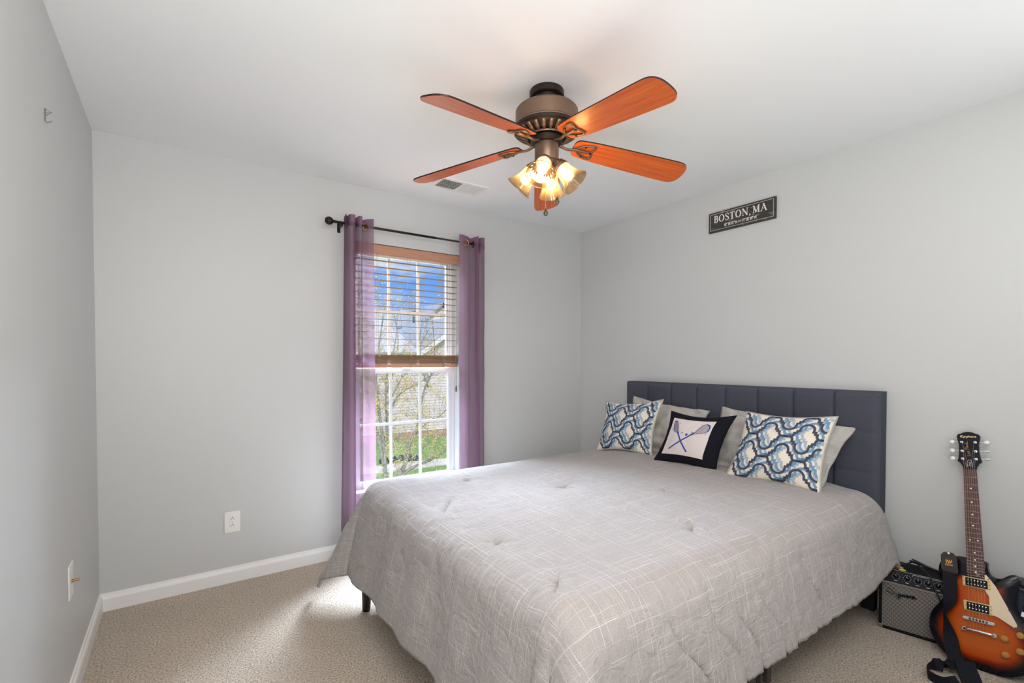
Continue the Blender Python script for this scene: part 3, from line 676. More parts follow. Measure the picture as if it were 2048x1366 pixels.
def comforter():
    TOPZ = .622; X0 = -.135; LX = 1.955; HW = .745; OF, OS = .50, .43; HS = BY
    NA, NB = 200, 190
    tufts = [(-.67, -.764), (-1.398, -1.384), (-1.046, -1.717), (-1.732, -.984), (-1.387, -2.10), (-.72, -1.38), (-2.05, -1.76)]
    creases = [((-1.95, -1.22), (-2.10, -1.42), .013), ((-2.06, -2.11), (-2.14, -2.19), .018), ((-1.34, -2.06), (-1.42, -2.13), .012), ((-1.70, -.97), (-1.78, -1.01), .010), ((-1.00, -1.70), (-1.10, -1.74), .010)]
    vs = []; fs = []; uv = []; R0 = .105
    ph = radians(74)
    for j in range(NB+1):
        b = -(HW+OS)+2*(HW+OS)*j/NB
        for i in range(NA+1):
            a = (LX+OF)*i/NA
            dx = max(0, a-LX); dy = max(0, abs(b)-HW); sgn = 1 if b > 0 else -1
            if sgn > 0: dy *= 1.10; dx *= 1+.08*min(1, dy/.2)
            near = max(0, 1-a/.42)**1.3 if sgn < 0 else 0
            dy *= 1-.17*near
            d = hypot(dx, dy); 
            x = X0-min(a, LX); y = HS+max(-HW, min(HW, b)); z = TOPZ
            # slight crown
            cr_ = 1-min(1, (abs(b)/HW))**4; z += .018*cr_*(1-min(1, a/LX)**6)
            if a < .10: z -= .05*((.10-a)/.10)**2
            if d > 0:
                th = atan2(dy, dx); corner = sin(2*th)
                phm = ph-radians(26)*corner**1.0
                if dy > 0 and dx <= 0: phm = radians(80 if sgn > 0 else 76)
                if dx > 0 and dy <= 0: phm = radians(79)
                phm = radians(78)-radians(19)*corner-radians(3)*near
                arc = R0*phm
                if d <= arc:
                    f_ = d/R0; out = R0*sin(f_); drop = R0*(1-cos(f_))
                else:
                    out = R0*sin(phm)+(d-arc)*cos(phm); drop = R0*(1-cos(phm))+(d-arc)*sin(phm)
                hang = min(1, max(0, (d-.08)/.30))
                # folds: soft vertical pleats along the sides, deep ones at the corners
                if dx > 0 and dy <= 0: s_ = b; w_ = .010*sin(s_*9+1.0)+.007*sin(s_*21+2)+.012*noise.noise(Vector((s_*4, 3.3, d*2)))
                elif dy > 0 and dx <= 0:
                    s_ = a; w_ = .004*sin(s_*5+1)+.005*noise.noise(Vector((s_*5, 9.1+sgn, d*2)))+.0065*noise.noise(Vector((s_*34+d*5, 4.2+sgn, d*1.5)))*min(1, a*2)
                    if sgn < 0:
                        for (a0, k0, d0, d1, dp) in ((.86, -.30, .10, .40, .016), (1.20, -.35, .16, .5, .012), (1.35, -.35, .2, .5, .016), (1.47, -.4, .05, .5, .012), (1.66, -.5, .1, .5, .016), (1.10, -.3, .25, .5, .008)):
                            if d0 < d < d1: w_ -= dp*exp(-((a-a0-k0*(d-.2)+.02*sin(d*22))/.009)**2)*min(1, (d-d0)/.06)/max(hang, .3)*min(1, (d1-d)/.05)
                else:
                    w_ = .034*sin(th*6.0+(.4 if sgn > 0 else 2.2))*min(1, corner*1.4)+.010*sin(-2+HW*9*0)*(1-corner)*0
                out += w_*hang
                x += -cos(th)*out if dx > 0 else 0
                y += sgn*(sin(th) if dy > 0 else 0)*out
                z -= drop
                hemcurl = max(0, (d-(OS if dy > 0 and dx <= 0 else OF)+.04))
                if z < .018: z = .018+.004*noise.noise(Vector((a*9, b*9, 0)))
            # wrinkles
            P = Vector((a, b, 0)); nz_ = .0040*noise.noise(P*7)+.0030*noise.noise(P*17)+.0018*noise.noise(Vector((a*60, b*22, 2)))
            nz_ += .0014*noise.noise(Vector((a*22, b*75, 4)))
            big = .010*noise.noise(P*2.3)
            z += (nz_+big)*(1 if d == 0 else .3)
            if d > .05: x -= nz_*1.4*(1 if dx > 0 else 0); y += sgn*nz_*1.4*(1 if dy > 0 else 0)
            wx, wy = x, y
            if d < .12:
                for (tx, ty) in tufts:
                    q = hypot(wx-tx, wy-ty)
                    if q < .22:
                        an = atan2(wy-ty, wx-tx); z -= (.015*exp(-(q/.022)**2)+.008*exp(-(q/.07)**2)*(1+.5*sin(an*5+tx*9)))
                for (p0, p1, dep) in creases:
                    ax, ay = p1[0]-p0[0], p1[1]-p0[1]; L2 = ax*ax+ay*ay
                    tt = max(0, min(1, ((wx-p0[0])*ax+(wy-p0[1])*ay)/L2)); q = hypot(wx-p0[0]-tt*ax, wy-p0[1]-tt*ay)
                    z -= dep*exp(-(q/.010)**2)*sin(pi*min(1, max(.15, tt+.1)))-.4*dep*exp(-((q-.03)/.02)**2)
            vs.append((x, y, z)); uv.append((a, b))
    for j in range(NB):
        for i in range(NA):
            k = j*(NA+1)+i; fs.append((k, k+1, k+NA+2, k+NA+1))
    o = obj('comforter', vs, fs, MLINEN, None, True, uv)
    m = o.modifiers.new('thick', 'SOLIDIFY'); m.thickness = .020; m.offset = -1
    tag(o, 'light grey slub linen comforter with pinched tufts draped over the bed', 'comforter')
comforter()

# ------------------------------------------------------------------ pillows
class Pillow:
    def __init__(s, bl_, br_, tl_, tr_, T, pinch=.03, power=.55, flange=0, seed=0, wr=.004):
        s.c = [Vector(p) for p in (bl_, br_, tl_, tr_)]; s.T = T; s.pinch = pinch; s.pw = power; s.fl = flange; s.seed = seed; s.wr = wr
        s.n = ((s.c[1]-s.c[0])+(s.c[3]-s.c[2])).cross((s.c[2]-s.c[0])+(s.c[3]-s.c[1])).normalized()
        if s.n.x > 0: s.n = -s.n
        s.W = ((s.c[1]-s.c[0]).length+(s.c[3]-s.c[2]).length)/2; s.H = ((s.c[2]-s.c[0]).length+(s.c[3]-s.c[1]).length)/2
    def at(s, u, v, side=1, off=0):
        f = s.fl
        fu, fv = f/s.W, f/s.H
        ui = min(1, max(0, (u-fu)/(1-2*fu))); vi = min(1, max(0, (v-fv)/(1-2*fv)))
        pu = u+(.5-u)*2*s.pinch*sin(pi*v)/s.W*abs(2*u-1); pv = v+(.5-v)*2*s.pinch*sin(pi*u)/s.H*abs(2*v-1)
        a, b, c, d = s.c; p = a*(1-pu)*(1-pv)+b*pu*(1-pv)+c*(1-pu)*pv+d*pu*pv
        bulge = (max(0, sin(pi*ui)*sin(pi*vi)))**s.pw
        q = Vector((u*s.W, v*s.H, s.seed))
        wv = s.wr*(noise.noise(q*9)+.6*noise.noise(q*22))*(bulge**.5+.3)
        edge = 0
        if s.fl and (ui in (0, 1) or vi in (0, 1)): edge = .006*sin(u*s.W*55+v*s.H*47+s.seed)+.008*noise.noise(q*14)
        return p+s.n*(side*(s.T*bulge+.0015)+wv+edge+off*side)
    def mesh(s, name, m, parent, n=44):
        vs = []; fs = []; uv = []
        idx = {}
        for side in (1, -1):
            for j in range(n+1):
                for i in range(n+1):
                    if side == -1 and (i in (0, n) or j in (0, n)): idx[(side, i, j)] = idx[(1, i, j)]; continue
                    u, v = i/n, j/n
                    u = .5-.5*cos(pi*u)*(.35)-(.5-u)*.65 if False else u
                    vs.append(s.at(u, v, side)); uv.append((u*s.W, v*s.H)); idx[(side, i, j)] = len(vs)-1
        for side in (1, -1):
            for j in range(n):
                for i in range(n):
                    q = (idx[(side, i, j)], idx[(side, i+1, j)], idx[(side, i+1, j+1)], idx[(side, i, j+1)])
                    fs.append(q if side == 1 else q[::-1])
        return obj(name, vs, fs, m, parent, True, uv)
    def edge_pts(s, n=24):
        P = [(i/n, 0) for i in range(n)]+[(1, i/n) for i in range(n)]+[(1-i/n, 1) for i in range(n)]+[(0, 1-i/n) for i in range(n)]
        return [s.at(u, v, 1, 0) for u, v in P]
def lattice_rows(pl):
    """printed lattice: (material slot, offset, polyline in metres)"""
    lam, RS = .178, .124
    h = [(.032*sin(t), .046+.032*cos(t)) for t in [i*pi/16 for i in range(9)]]+[(.032, .037), (.043, .037), (.043, .025), (.054, .025), (.054, .017)]+[(.054+.017*(1-cos(t)), .017*(1-sin(t))) for t in [i*pi/8 for i in range(1, 5)]]+[(lam/2, 0)]
    full = h+[(lam-x, y) for x, y in h[::-1]][1:]
    out = []
    for slot, du, dv, off in ((1, .044, .020, .0007), (2, .022, .012, .0011), (3, 0, 0, .0015)):
        for r_ in range(-1, 5):
            y0 = r_*RS+.01+dv; x0 = -lam*(1 if r_ % 2 == 0 else 1.5)+du
            for sg_ in (1, -1.06):
                line = []
                for k in range(6): line += [(x0+(k if sg_ > 0 else k)*lam+x, y0+sg_*y) for x, y in full[:-1]]
                out.append((slot, off, line))
    return out
def print_lattice(pl, o):
    me = o.data; base = [tuple(v.co) for v in me.vertices]; faces = [tuple(p.vertices) for p in me.polygons]; mi = [0]*len(faces)
    mb = MB()
    for slot, off, line in lattice_rows(pl):
        k0 = len(mb.f); fn = lambda x, y, h_: pl.at(x/pl.W, y/pl.H, 1, off+.0006)
        seg = []
        D = []
        for a_, b_ in zip(line, line[1:]):
            L_ = hypot(b_[0]-a_[0], b_[1]-a_[1]); n_ = max(1, int(L_/.006)); D += [(a_[0]+(b_[0]-a_[0])*t/n_, a_[1]+(b_[1]-a_[1])*t/n_) for t in range(n_)]
        for p in D+[(-9, -9)]:
            if .008 < p[0] < pl.W-.008 and .008 < p[1] < pl.H-.008: seg.append(p)
            else:
                if len(seg) > 1:
                    f0 = len(mb.f); mb.ribbon(seg, .0120, 0, fn); keep = [f for i, f in enumerate(mb.f[f0:len(mb.f)-2]) if i % 4 == 0]; mb.f = mb.f[:f0]+keep
                seg = []
        mi += [slot]*(len(mb.f)-k0)
    k = len(base); vs = base+[tuple(v) for v in mb.v]; fs = faces+[tuple(i+k for i in f) for f in mb.f]
    nm = bpy.data.meshes.new(me.name); nm.from_pydata(vs, [], fs)
    for m_ in LATT: nm.materials.append(m_)
    for p, i in zip(nm.polygons, mi): p.material_index = i; p.use_smooth = True
    o.data = nm
def place_pillow(name, label, group, pl, m, piping=None):
    r = empty(name, tuple((pl.c[0]+pl.c[1])/2)); tag(r, label, 'pillow', group)
    pc_ = pl.mesh('pillow_cover', m if m is not None else MLATT, r)
    if m is None: print_lattice(pl, pc_)
    if piping: MB().tube(pl.edge_pts(), .0042, 6, close=True).build('piping', piping, r, smooth=True)
    return r
shamL = Pillow((-.315, -.76, .640), (-.30, -1.385, .640), (-.185, -.775, 1.025), (-.185, -1.400, .965), .064, .018, .42, .04, 3, .022)
shamR = Pillow((-.335, -1.465, .640), (-.33, -2.125, .642), (-.190, -1.487, 1.000), (-.205, -2.222, .950), .066, .018, .42, .04, 8, .022)
place_pillow('pillow_sham', 'rumpled beige linen pillow against the headboard, behind the black cushion and left lattice cushion', None, shamL, MSHAM)
place_pillow('pillow_sham', 'flanged grey linen pillow against the headboard, behind the right lattice cushion', None, shamR, MSHAM)
cA = Pillow((-.500, -.704, .636), (-.425, -1.140, .648), (-.365, -.668, .984), (-.300, -1.135, 1.024), .062, .030, .5, 0, 1)
cC = Pillow((-.500, -1.699, .636), (-.450, -2.160, .640), (-.345, -1.732, .996), (-.315, -2.180, 1.008), .066, .022, .5, 0, 5)
cB = Pillow((-.520, -1.217, .640), (-.470, -1.628, .634), (-.410, -1.278, .968), (-.385, -1.704, .976), .058, .030, .5, 0, 2, .005)
place_pillow('throw_pillow', 'square blue and cream lattice print cushion at the left, nearest the window', None, cA, None, MPIPE)
place_pillow('throw_pillow', 'square blue and cream lattice print cushion at the right end of the pillows', None, cC, None, MPIPE)
rB = place_pillow('throw_pillow', 'black square cushion with crossed blue lacrosse sticks on a cream panel', None, cB, MVELVET)
# printed panel and sticks follow the cushion's surface
def patch(pl, u0, v0, u1, v1, off, n=24):
    vs = [pl.at(u0+(u1-u0)*i/n, v0+(v1-v0)*j/n, 1, off) for j in range(n+1) for i in range(n+1)]
    fs = [(j*(n+1)+i, j*(n+1)+i+1, (j+1)*(n+1)+i+1, (j+1)*(n+1)+i) for j in range(n) for i in range(n)]
    return vs, fs
PU0, PU1, PV0, PV1 = .115, .800, .175, .880
vs, fs = patch(cB, PU0, PV0, PU1, PV1, .0012); obj('printed_panel', vs, fs, MPANEL, rB, True)
def stick_fn(x, y, h_): return cB.at(PU0+(PU1-PU0)*x, PV0+(PV1-PV0)*y, 1, .0024+h_)
def dense(P, k=6):
    out = []
    for (a, b) in zip(P, P[1:]): out += [(a[0]+(b[0]-a[0])*t/k, a[1]+(b[1]-a[1])*t/k) for t in range(k)]
    return out+[P[-1]]
st = MB(); nv = MB()
st.ribbon(dense([(.165, .145), (.60, .565)]), .034, .0004, stick_fn)          # shaft up to the right head
st.ribbon(dense([(.62, .115), (.295, .565)]), .034, .0004, stick_fn)
st.ribbon(dense([(.60, .565), (.66, .62)]), .044, .0004, stick_fn); st.ribbon(dense([(.295, .565), (.26, .62)]), .044, .0004, stick_fn)
headR = cat2([(.645, .60), (.68, .66), (.73, .78), (.79, .875), (.86, .900), (.92, .865), (.945, .78), (.930, .70), (.86, .655), (.76, .625), (.665, .595)], 4)
headL = cat2([(.27, .60), (.245, .69), (.205, .80), (.150, .905), (.090, .915), (.075, .86), (.085, .76), (.12, .68), (.18, .61), (.255, .595)], 4)
st.ribbon(headR, .012, .0004, stick_fn); st.ribbon(headL, .012, .0004, stick_fn)
st.ribbon(cat2([(.85, .895), (.92, .862), (.945, .78), (.93, .70)], 5), .028, .0005, stick_fn); st.ribbon(cat2([(.14, .905), (.09, .915), (.075, .86)], 4), .020, .0005, stick_fn)
bp_ = [(.50+.030*cos(t), .565+.030*sin(t)) for t in [i*2*pi/16 for i in range(16)]]
for i in range(16): st.add([stick_fn(.50, .565, .0004), stick_fn(*bp_[i], .0004), stick_fn(*bp_[(i+1) % 16], .0004)], [(0, 1, 2)])
st.build('stick_print', MBLUE, rB)
def inside(p, poly):
    c = False; n = len(poly)
    for i in range(n):
        (x1, y1), (x2, y2) = poly[i], poly[(i+1) % n]
        if (y1 > p[1]) != (y2 > p[1]) and p[0] < (x2-x1)*(p[1]-y1)/(y2-y1)+x1: c = not c
    return c
for poly, sp in ((headR, .042), (headL, .030)):
    for dgn in (0, 1):
        for k in range(-30, 60):
            seg = []
            for q in range(120):
                t = q/100-.1
                if dgn == 0: p = (t, .95*t*.6+k*sp)
                else: p = (t, -1.1*t+k*sp+.2)
                if inside(p, poly): seg.append(p)
                else:
                    if len(seg) > 1: nv.ribbon(seg, .005, .0003, stick_fn)
                    seg = []
for p in ([(.405, .60), (.36, .59)], [(.405, .60), (.40, .625)], [(.655, .635), (.60, .63)], [(.60, .63), (.585, .655)], [(.73, .86), (.75, .89)], [(.90, .62), (.92, .65)], [(.23, .86), (.26, .865)], [(.13, .62), (.07, .69)]): nv.ribbon(dense(p, 3), .010, .0004, stick_fn)
net = nv.build('net_print', MNAVY, rB); net['kind'] = 'stuff'

# ------------------------------------------------------------------ guitar
GB = Vector((-.285, -2.703, .004)); GT = Vector((-.035, -2.598, .957))
GU = (GT-GB).normalized(); GW = Vector((0, -1, 0)); GW = (GW-GU*GW.dot(GU)).normalized(); GN = GW.cross(GU)
GM = basis(GB, GW, GU, GN)
G = lambda w_, u_, n_=0: GM @ Vector((w_, u_, n_))
gt = empty('electric_guitar', tuple(GB)); tag(gt, 'sunburst electric guitar with cream pickguard leaning against the right wall', 'guitar')
OUT = [(0, 0), (-.075, .007), (-.130, .040), (-.160, .092), (-.167, .140), (-.155, .190), (-.128, .232), (-.110, .265), (-.108, .300), (-.119, .335), (-.127, .368), (-.120, .402), (-.096, .428), (-.064, .440), (-.034, .441),
       (-.028, .436), (.028, .436), (.033, .412), (.038, .390), (.053, .377), (.074, .380), (.098, .398), (.115, .402), (.126, .392), (.127, .370), (.114, .335), (.108, .300), (.110, .265), (.128, .232), (.155, .190), (.167, .140), (.160, .092), (.130, .040), (.075, .007)]
ol = cat2(OUT, 5, True)
def burst_mat():
    m = mat('sunburst_lacquer', (.5, .15, .02), .25, coat=.1, spec=.25); nt = m.node_tree; b = nt.nodes['Principled BSDF']
    t = N(nt, 'ShaderNodeUVMap'); sp = N(nt, 'ShaderNodeSeparateXYZ'); nt.links.new(t.outputs[0], sp.inputs[0])
    n = N(nt, 'ShaderNodeTexNoise'); n.inputs['Scale'].default_value = 14; tt = N(nt, 'ShaderNodeTexCoord'); nt.links.new(tt.outputs['Object'], n.inputs['Vector'])
    s = math_node(nt, 'ADD', sp.outputs[0], math_node(nt, 'MULTIPLY', math_node(nt, 'SUBTRACT', n.outputs['Fac'], .5), .12))
    r = ramp(nt, [(.17, (.004, .004, .008)), (.27, (.030, .010, .008)), (.38, lin(120, 34, 8)), (.55, lin(176, 68, 10)), (.9, lin(186, 88, 24))]); nt.links.new(s, r.inputs[0])
    nt.links.new(r.outputs[0], b.inputs['Base Color']); return m
MBURST = burst_mat(); MGBLK = mat('gloss_black', (.006, .006, .010), .25, coat=.05, spec=.25)
vs = []; fs = []; uvs = []; n = len(ol); K = 10
for k in range(K+1):
    t = k/K
    for (x, y) in ol:
        sxp, syp = 0, min(.30, max(.13, y)); 
        tt = t
        p = (x+(sxp-x)*tt, y+(syp-y)*tt); hh_ = -.004+.012*(1-(1-min(1, tt*2.0))**2)*.9 if tt > 0 else -.006
        vs.append(G(p[0], p[1], hh_-.008)); uvs.append((min(hypot(p[0]-ax_, p[1]-ay_) for ax_, ay_ in ol)/.105*(1-min(1, max(0, (p[1]-.335)/.05))), 0))
fs = [(k*n+i, (k+1)*n+i, (k+1)*n+(i+1) % n, k*n+(i+1) % n) for k in range(K) for i in range(n)]
obj('body_top', vs, fs, MBURST, gt, True, uvs)
vs = []; rims = [(-.0145, 1.0), (-.020, 1.004), (-.045, 1.004), (-.052, .985)]
for (nn, sc_) in rims:
    for (x, y) in ol: vs.append(G(x*sc_, .2+(y-.2)*sc_, nn))
fs = [(k*n+i, k*n+(i+1) % n, (k+1)*n+(i+1) % n, (k+1)*n+i) for k in range(3) for i in range(n)]+[tuple(3*n+i for i in range(n))[::-1]]
bsd = MB(); bsd.add(vs, fs); bsd.build('body_sides', MGBLK, gt, auto=.7)
MBIND = mat('cream_plastic', lin(226, 208, 178), .35); MIVORY = mat('cream_ring', lin(220, 196, 130), .35)
# pickguard
pg = [(.026, .384), (.031, .384), (.044, .366), (.058, .345), (.075, .305), (.112, .216), (.113, .205), (.103, .200), (.060, .225), (.036, .232), (.036, .300), (.026, .318)]
MB().prism(pg, .0045, .0065, GM).build('pickguard', MBIND, gt, bevel=.0008)
for p in ((.0375, .368), (.0925, .262)): MB().lathe([(.0022, 0), (.0022, .0015)], 8, GM @ Matrix.Translation((p[0], p[1], .0065))).build('screw', MDARK, gt)
for uc in (.344, .246):
    rg = MB().box((-.0445, uc-.020, .000), (.0445, uc+.020, .0075), GM).build('pickup_ring', MIVORY, gt, bevel=.002)
    MB().box((-.0345, uc-.0165, .007), (.0345, uc+.0165, .0115), GM).build('pickup', MGBLK, bevel=.001).parent = rg
    for row in (-.008, .008):
        for k in range(6): MB().lathe([(.0024, 0), (.0024, .0008), (.001, .0012)], 10, GM @ Matrix.Translation((-.0255+k*.0102, uc+row, .0113))).build('pole_piece', MNICKEL).parent = rg
    for sx_ in (-.0395, .0395):
        for sy_ in (-.015, 0, .015): MB().lathe([(.0016, 0), (.0016, .001)], 8, GM @ Matrix.Translation((sx_, uc+sy_, .0075))).build('screw', MDARK).parent = rg
def pill(x0, x1, y, r): return [(x1+r*cos(t), y+r*sin(t)) for t in [-pi/2+i*pi/8 for i in range(9)]]+[(x0+r*cos(t), y+r*sin(t)) for t in [pi/2+i*pi/8 for i in range(9)]]
br = MB().prism(pill(-.043, .043, .196, .0065), .008, .015, GM).build('bridge', MNICKEL, gt, bevel=.001)
for k in range(6): MB().box((-.0285+k*.0102, .192, .0145), (-.0225+k*.0102, .200, .0165), GM).build('saddle', MGBLK).parent = br
MB().tube([G(-.047, .152, .014), G(-.03, .1535, .016), G(0, .154, .017), G(.03, .1535, .016), G(.047, .152, .014)], .005, 12, radii=[(.006, .007)]*5).build('tailpiece', MNICKEL, gt, smooth=True)
for x in (-.046, .046): MB().lathe([(.0085, .004), (.0085, .014), (.007, .0155), (.001, .0155)], 16, GM @ Matrix.Translation((x, .152, .003))).build('stud', MNICKEL, gt, auto=.6)
MKN = mat('amber_knob', lin(196, 128, 52), .25, coat=.6); MKN2 = mat('gold_knob_top', lin(176, 140, 78), .3, .5)
for (x, y) in ((.074, .150), (.120, .176), (.074, .090), (.116, .116)):
    k = MB().lathe([(.0135, 0), (.0130, .004), (.0105, .0125), (.0095, .0135)], 24, GM @ Matrix.Translation((x, y, .004))).build('knob', MKN, gt, auto=.6)
    MB().lathe([(.0088, .0134), (.0088, .0142), (.006, .0144), (.0055, .0138), (.002, .0138), (.0015, .015)], 24, GM @ Matrix.Translation((x, y, .004))).build('knob_cap', MKN2).parent = k
s = MB(); s.lathe([(.0095, 0), (.0095, .0015)], 20, GM @ Matrix.Translation((-.088, .385, .006))); sw = s.build('switch_plate', MIVORY, gt)
# neck, fingerboard, frets, inlays, headstock
NU = .824
def neck_w(u_): return .0215+(.0285-.0215)*(NU-u_)/(NU-.386)
vs = []
for u_ in (.37, .44, NU):
    wv_ = neck_w(u_); dpt = .018
    vs += [G(-wv_, u_, .004), G(-wv_*.85, u_, -.010), G(0, u_, -.010-dpt*.5 if u_ > .38 else -.03), G(wv_*.85, u_, -.010), G(wv_, u_, .004)]
fs = [(k*5+i, k*5+i+1, (k+1)*5+i+1, (k+1)*5+i) for k in range(2) for i in range(4)]+[(0, 5, 9, 4), (5, 10, 14, 9)]
obj('neck', vs, fs, MNECK, gt, True)
w0, w1 = neck_w(.386), neck_w(NU)
fb = MB(); fb.add([G(-w0, .386, .0035), G(w0, .386, .0035), G(w1, NU, .0035), G(-w1, NU, .0035), G(-w0, .386, .0095), G(w0, .386, .0095), G(w1, NU, .0095), G(-w1, NU, .0095)], [(0, 3, 2, 1), (4, 5, 6, 7), (0, 1, 5, 4), (1, 2, 6, 5), (2, 3, 7, 6), (3, 0, 4, 7)])
fbo = fb.build('fingerboard', MFRET, gt)
fp = [NU-.6285*(1-2**(-k/12)) for k in range(0, 23)]
for k in range(1, 23):
    w_ = neck_w(fp[k]); MB().tube([G(-w_, fp[k], .0098), G(w_, fp[k], .0098)], .0010, 6).build('fret', MNICKEL).parent = fbo
MPEARL = mat('pearl_inlay', lin(230, 228, 224), .3)
for k in (3, 5, 7, 9, 12, 15, 17, 19, 21):
    u_ = (fp[k]+fp[k-1])/2
    for x in ((-.0125, .0125) if k == 12 else (0,)):
        MB().lathe([(.0032, 0), (.0032, .0004)], 12, GM @ Matrix.Translation((x, u_, .0095))).build('inlay_dot', MPEARL).parent = fbo
MB().box((-.0215, NU, .002), (.0215, NU+.004, .0115), GM).build('nut', MGBLK, gt)
hs = [(.0215, .824), (.0235, .836), (.031, .850), (.0405, .858), (.0365, .875), (.0335, .905), (.0335, .935), (.038, .962), (.0395, .972), (.034, .982), (.026, .984), (.016, .990), (0, .993)]
hp = hs+[(-x, y) for x, y in hs[-2::-1]]
MB().prism(hp, -.008, .006, GM).build('headstock', MGBLK, gt, bevel=.001)
hf = lambda x, y, h_: G(x, y, .0062+h_)
MGOLDT = mat('gold_lettering', lin(206, 190, 140), .4); MGOLD2 = mat('gold_script', lin(180, 136, 60), .4)
lg = MB()
def script(strokes, ox, oy, sx_, sy_, wdt, mb, fn, rot=0):
    cr_, sr_ = cos(rot), sin(rot)
    for s_ in strokes:
        P = cat2(s_, 5) if len(s_) > 2 else s_
        P = [(ox+(x*sx_)*cr_-(y*sy_)*sr_, oy+(x*sx_)*sr_+(y*sy_)*cr_) for x, y in P]; mb.ribbon(P, wdt, .0004, fn)
EPI = [[(1.0, .85), (.6, 1.05), (.1, .8), (.1, .25), (.6, 0), (1.0, .2)], [(-.1, .52), (.7, .52)],
       [(1.25, .6), (1.25, -.45)], [(1.25, .5), (1.55, .62), (1.75, .35), (1.55, .05), (1.25, .12)],
       [(2.05, .6), (2.05, .05)], [(2.05, .85), (2.06, .9)],
       [(2.4, .6), (2.4, -.45)], [(2.4, .5), (2.7, .62), (2.9, .35), (2.7, .05), (2.4, .12)],
       [(3.2, 1.0), (3.2, .05)], [(3.2, .4), (3.45, .6), (3.65, .45), (3.65, .05)],
       [(4.15, .6), (3.9, .35), (4.15, .05), (4.4, .35), (4.15, .6)],
       [(4.7, .6), (4.7, .05)], [(4.7, .4), (4.95, .6), (5.15, .45), (5.15, .05)],
       [(5.45, .35), (5.85, .38), (5.7, .6), (5.45, .4), (5.55, .08), (5.9, .1)]]
script(EPI, -.0265, .967, .0090, .0085, .0021, lg, hf)
lg.build('maker_lettering', MGOLDT, gt)
LP = [[(.1, 1.0), (.0, .2), (.3, 0), (.7, .1)], [(.9, .3), (1.2, .4), (1.1, .6), (.9, .4), (1.0, .05), (1.4, .1)], [(1.9, .6), (1.6, .5), (1.9, .25), (1.6, .02)],
      [(2.7, -.1), (2.9, 1.0)], [(2.7, .9), (3.3, 1.1), (3.4, .7), (2.9, .5)], [(3.9, .5), (3.6, .4), (3.7, .05), (4.0, .5), (4.05, .05)], [(4.3, .5), (4.35, .1), (4.7, .1), (4.75, .5), (4.85, .05)], [(5.1, .05), (5.5, 1.0), (5.3, .1), (6.2, -.1)]]
lg = MB(); script(LP, .004, .885, .0105, .011, .0013, lg, hf, radians(98)); lg.build('model_lettering', MGOLD2, gt)
tp = [(-.008, .832), (.008, .832), (.0085, .850), (.005, .862), (0, .866), (-.005, .862), (-.0085, .850)]
tr_ = MB().prism(tp, .006, .0078, GM).build('truss_cover', MGBLK, gt, bevel=.0005)
q = MB(); q.ribbon([(-.008, .833), (-.0088, .850), (-.005, .862), (0, .866), (.005, .862), (.0088, .850), (.008, .833)], .0009, .0022, hf)
script([[(0, .2), (.5, .5), (.4, 1.0), (.9, .9)], [(1.1, .1), (1.3, .6), (1.7, .4), (1.6, .9)], [(2.2, .8), (2.6, 1.0), (2.5, .5)], [(1.9, -.2), (2.4, .1), (2.9, .0)]], .003, .838, .006, .005, .0012, q, lambda x, y, h_: G(x, y, .008+h_), radians(90))
q.build('cover_marks', MPEARL).parent = tr_
pegs = [(-.0225, .870), (-.0225, .905), (-.0225, .945), (.0225, .870), (.0225, .905), (.0225, .945)]
for (x, y) in pegs:
    sg_ = -1 if x < 0 else 1
    p = MB(); p.lathe([(.0055, .0), (.0055, .0025), (.0030, .0035), (.0028, .012), (.0034, .014)], 14, GM @ Matrix.Translation((x, y, .006)))
    p.tube([G(sg_*.030, y+.001, -.001), G(sg_*.050, y+.001, -.001)], .0026, 8)
    po = p.build('tuning_post', MNICKEL, gt, auto=.6)
    bm_ = GM @ Matrix.Translation((sg_*.058, y+.001, -.001)) @ Matrix.Rotation({-.0225: .2, .0225: 1.25}[x] if not (x > 0 and y > .93) else .3, 4, 'X') @ Matrix.Diagonal((.0105, .0100, .0034, 1))
    MB().lathe([(.001, -1), (.7, -.75), (1, 0), (.7, .75), (.001, 1)], 16, bm_).build('peg_button', MPEARL, smooth=True).parent = po
MWOUND = mat('wound_string', lin(176, 150, 124), .35, .8)
for k in range(6):
    x0, x1 = -.0255+k*.0102, -.0165+k*.0066
    post = [(-.0225, .870), (-.0225, .905), (-.0225, .945), (.0225, .945), (.0225, .905), (.0225, .870)][k]
    mt = MWOUND if k < 3 else MNICKEL; r_ = [.0007, .0006, .0005, .00035, .0003, .0003][k]
    MB().tube([G(x0, .152, .018), G(x0, .196, .0178), G(x1, NU+.003, .0122), G(post[0]*.88, post[1], .012)], r_, 5).build('string', mt, gt)
MB().add([G(.124, .250, -.002), G(.146, .246, -.004), G(.150, .264, -.004), G(.128, .268, -.002)], [(0, 1, 2, 3)]).add([G(.124, .250, -.003), G(.146, .246, -.005), G(.150, .264, -.005), G(.128, .268, -.003)], [(3, 2, 1, 0)]).build('paper_tag', mat('white_paper', lin(225, 228, 240), .6), gt)

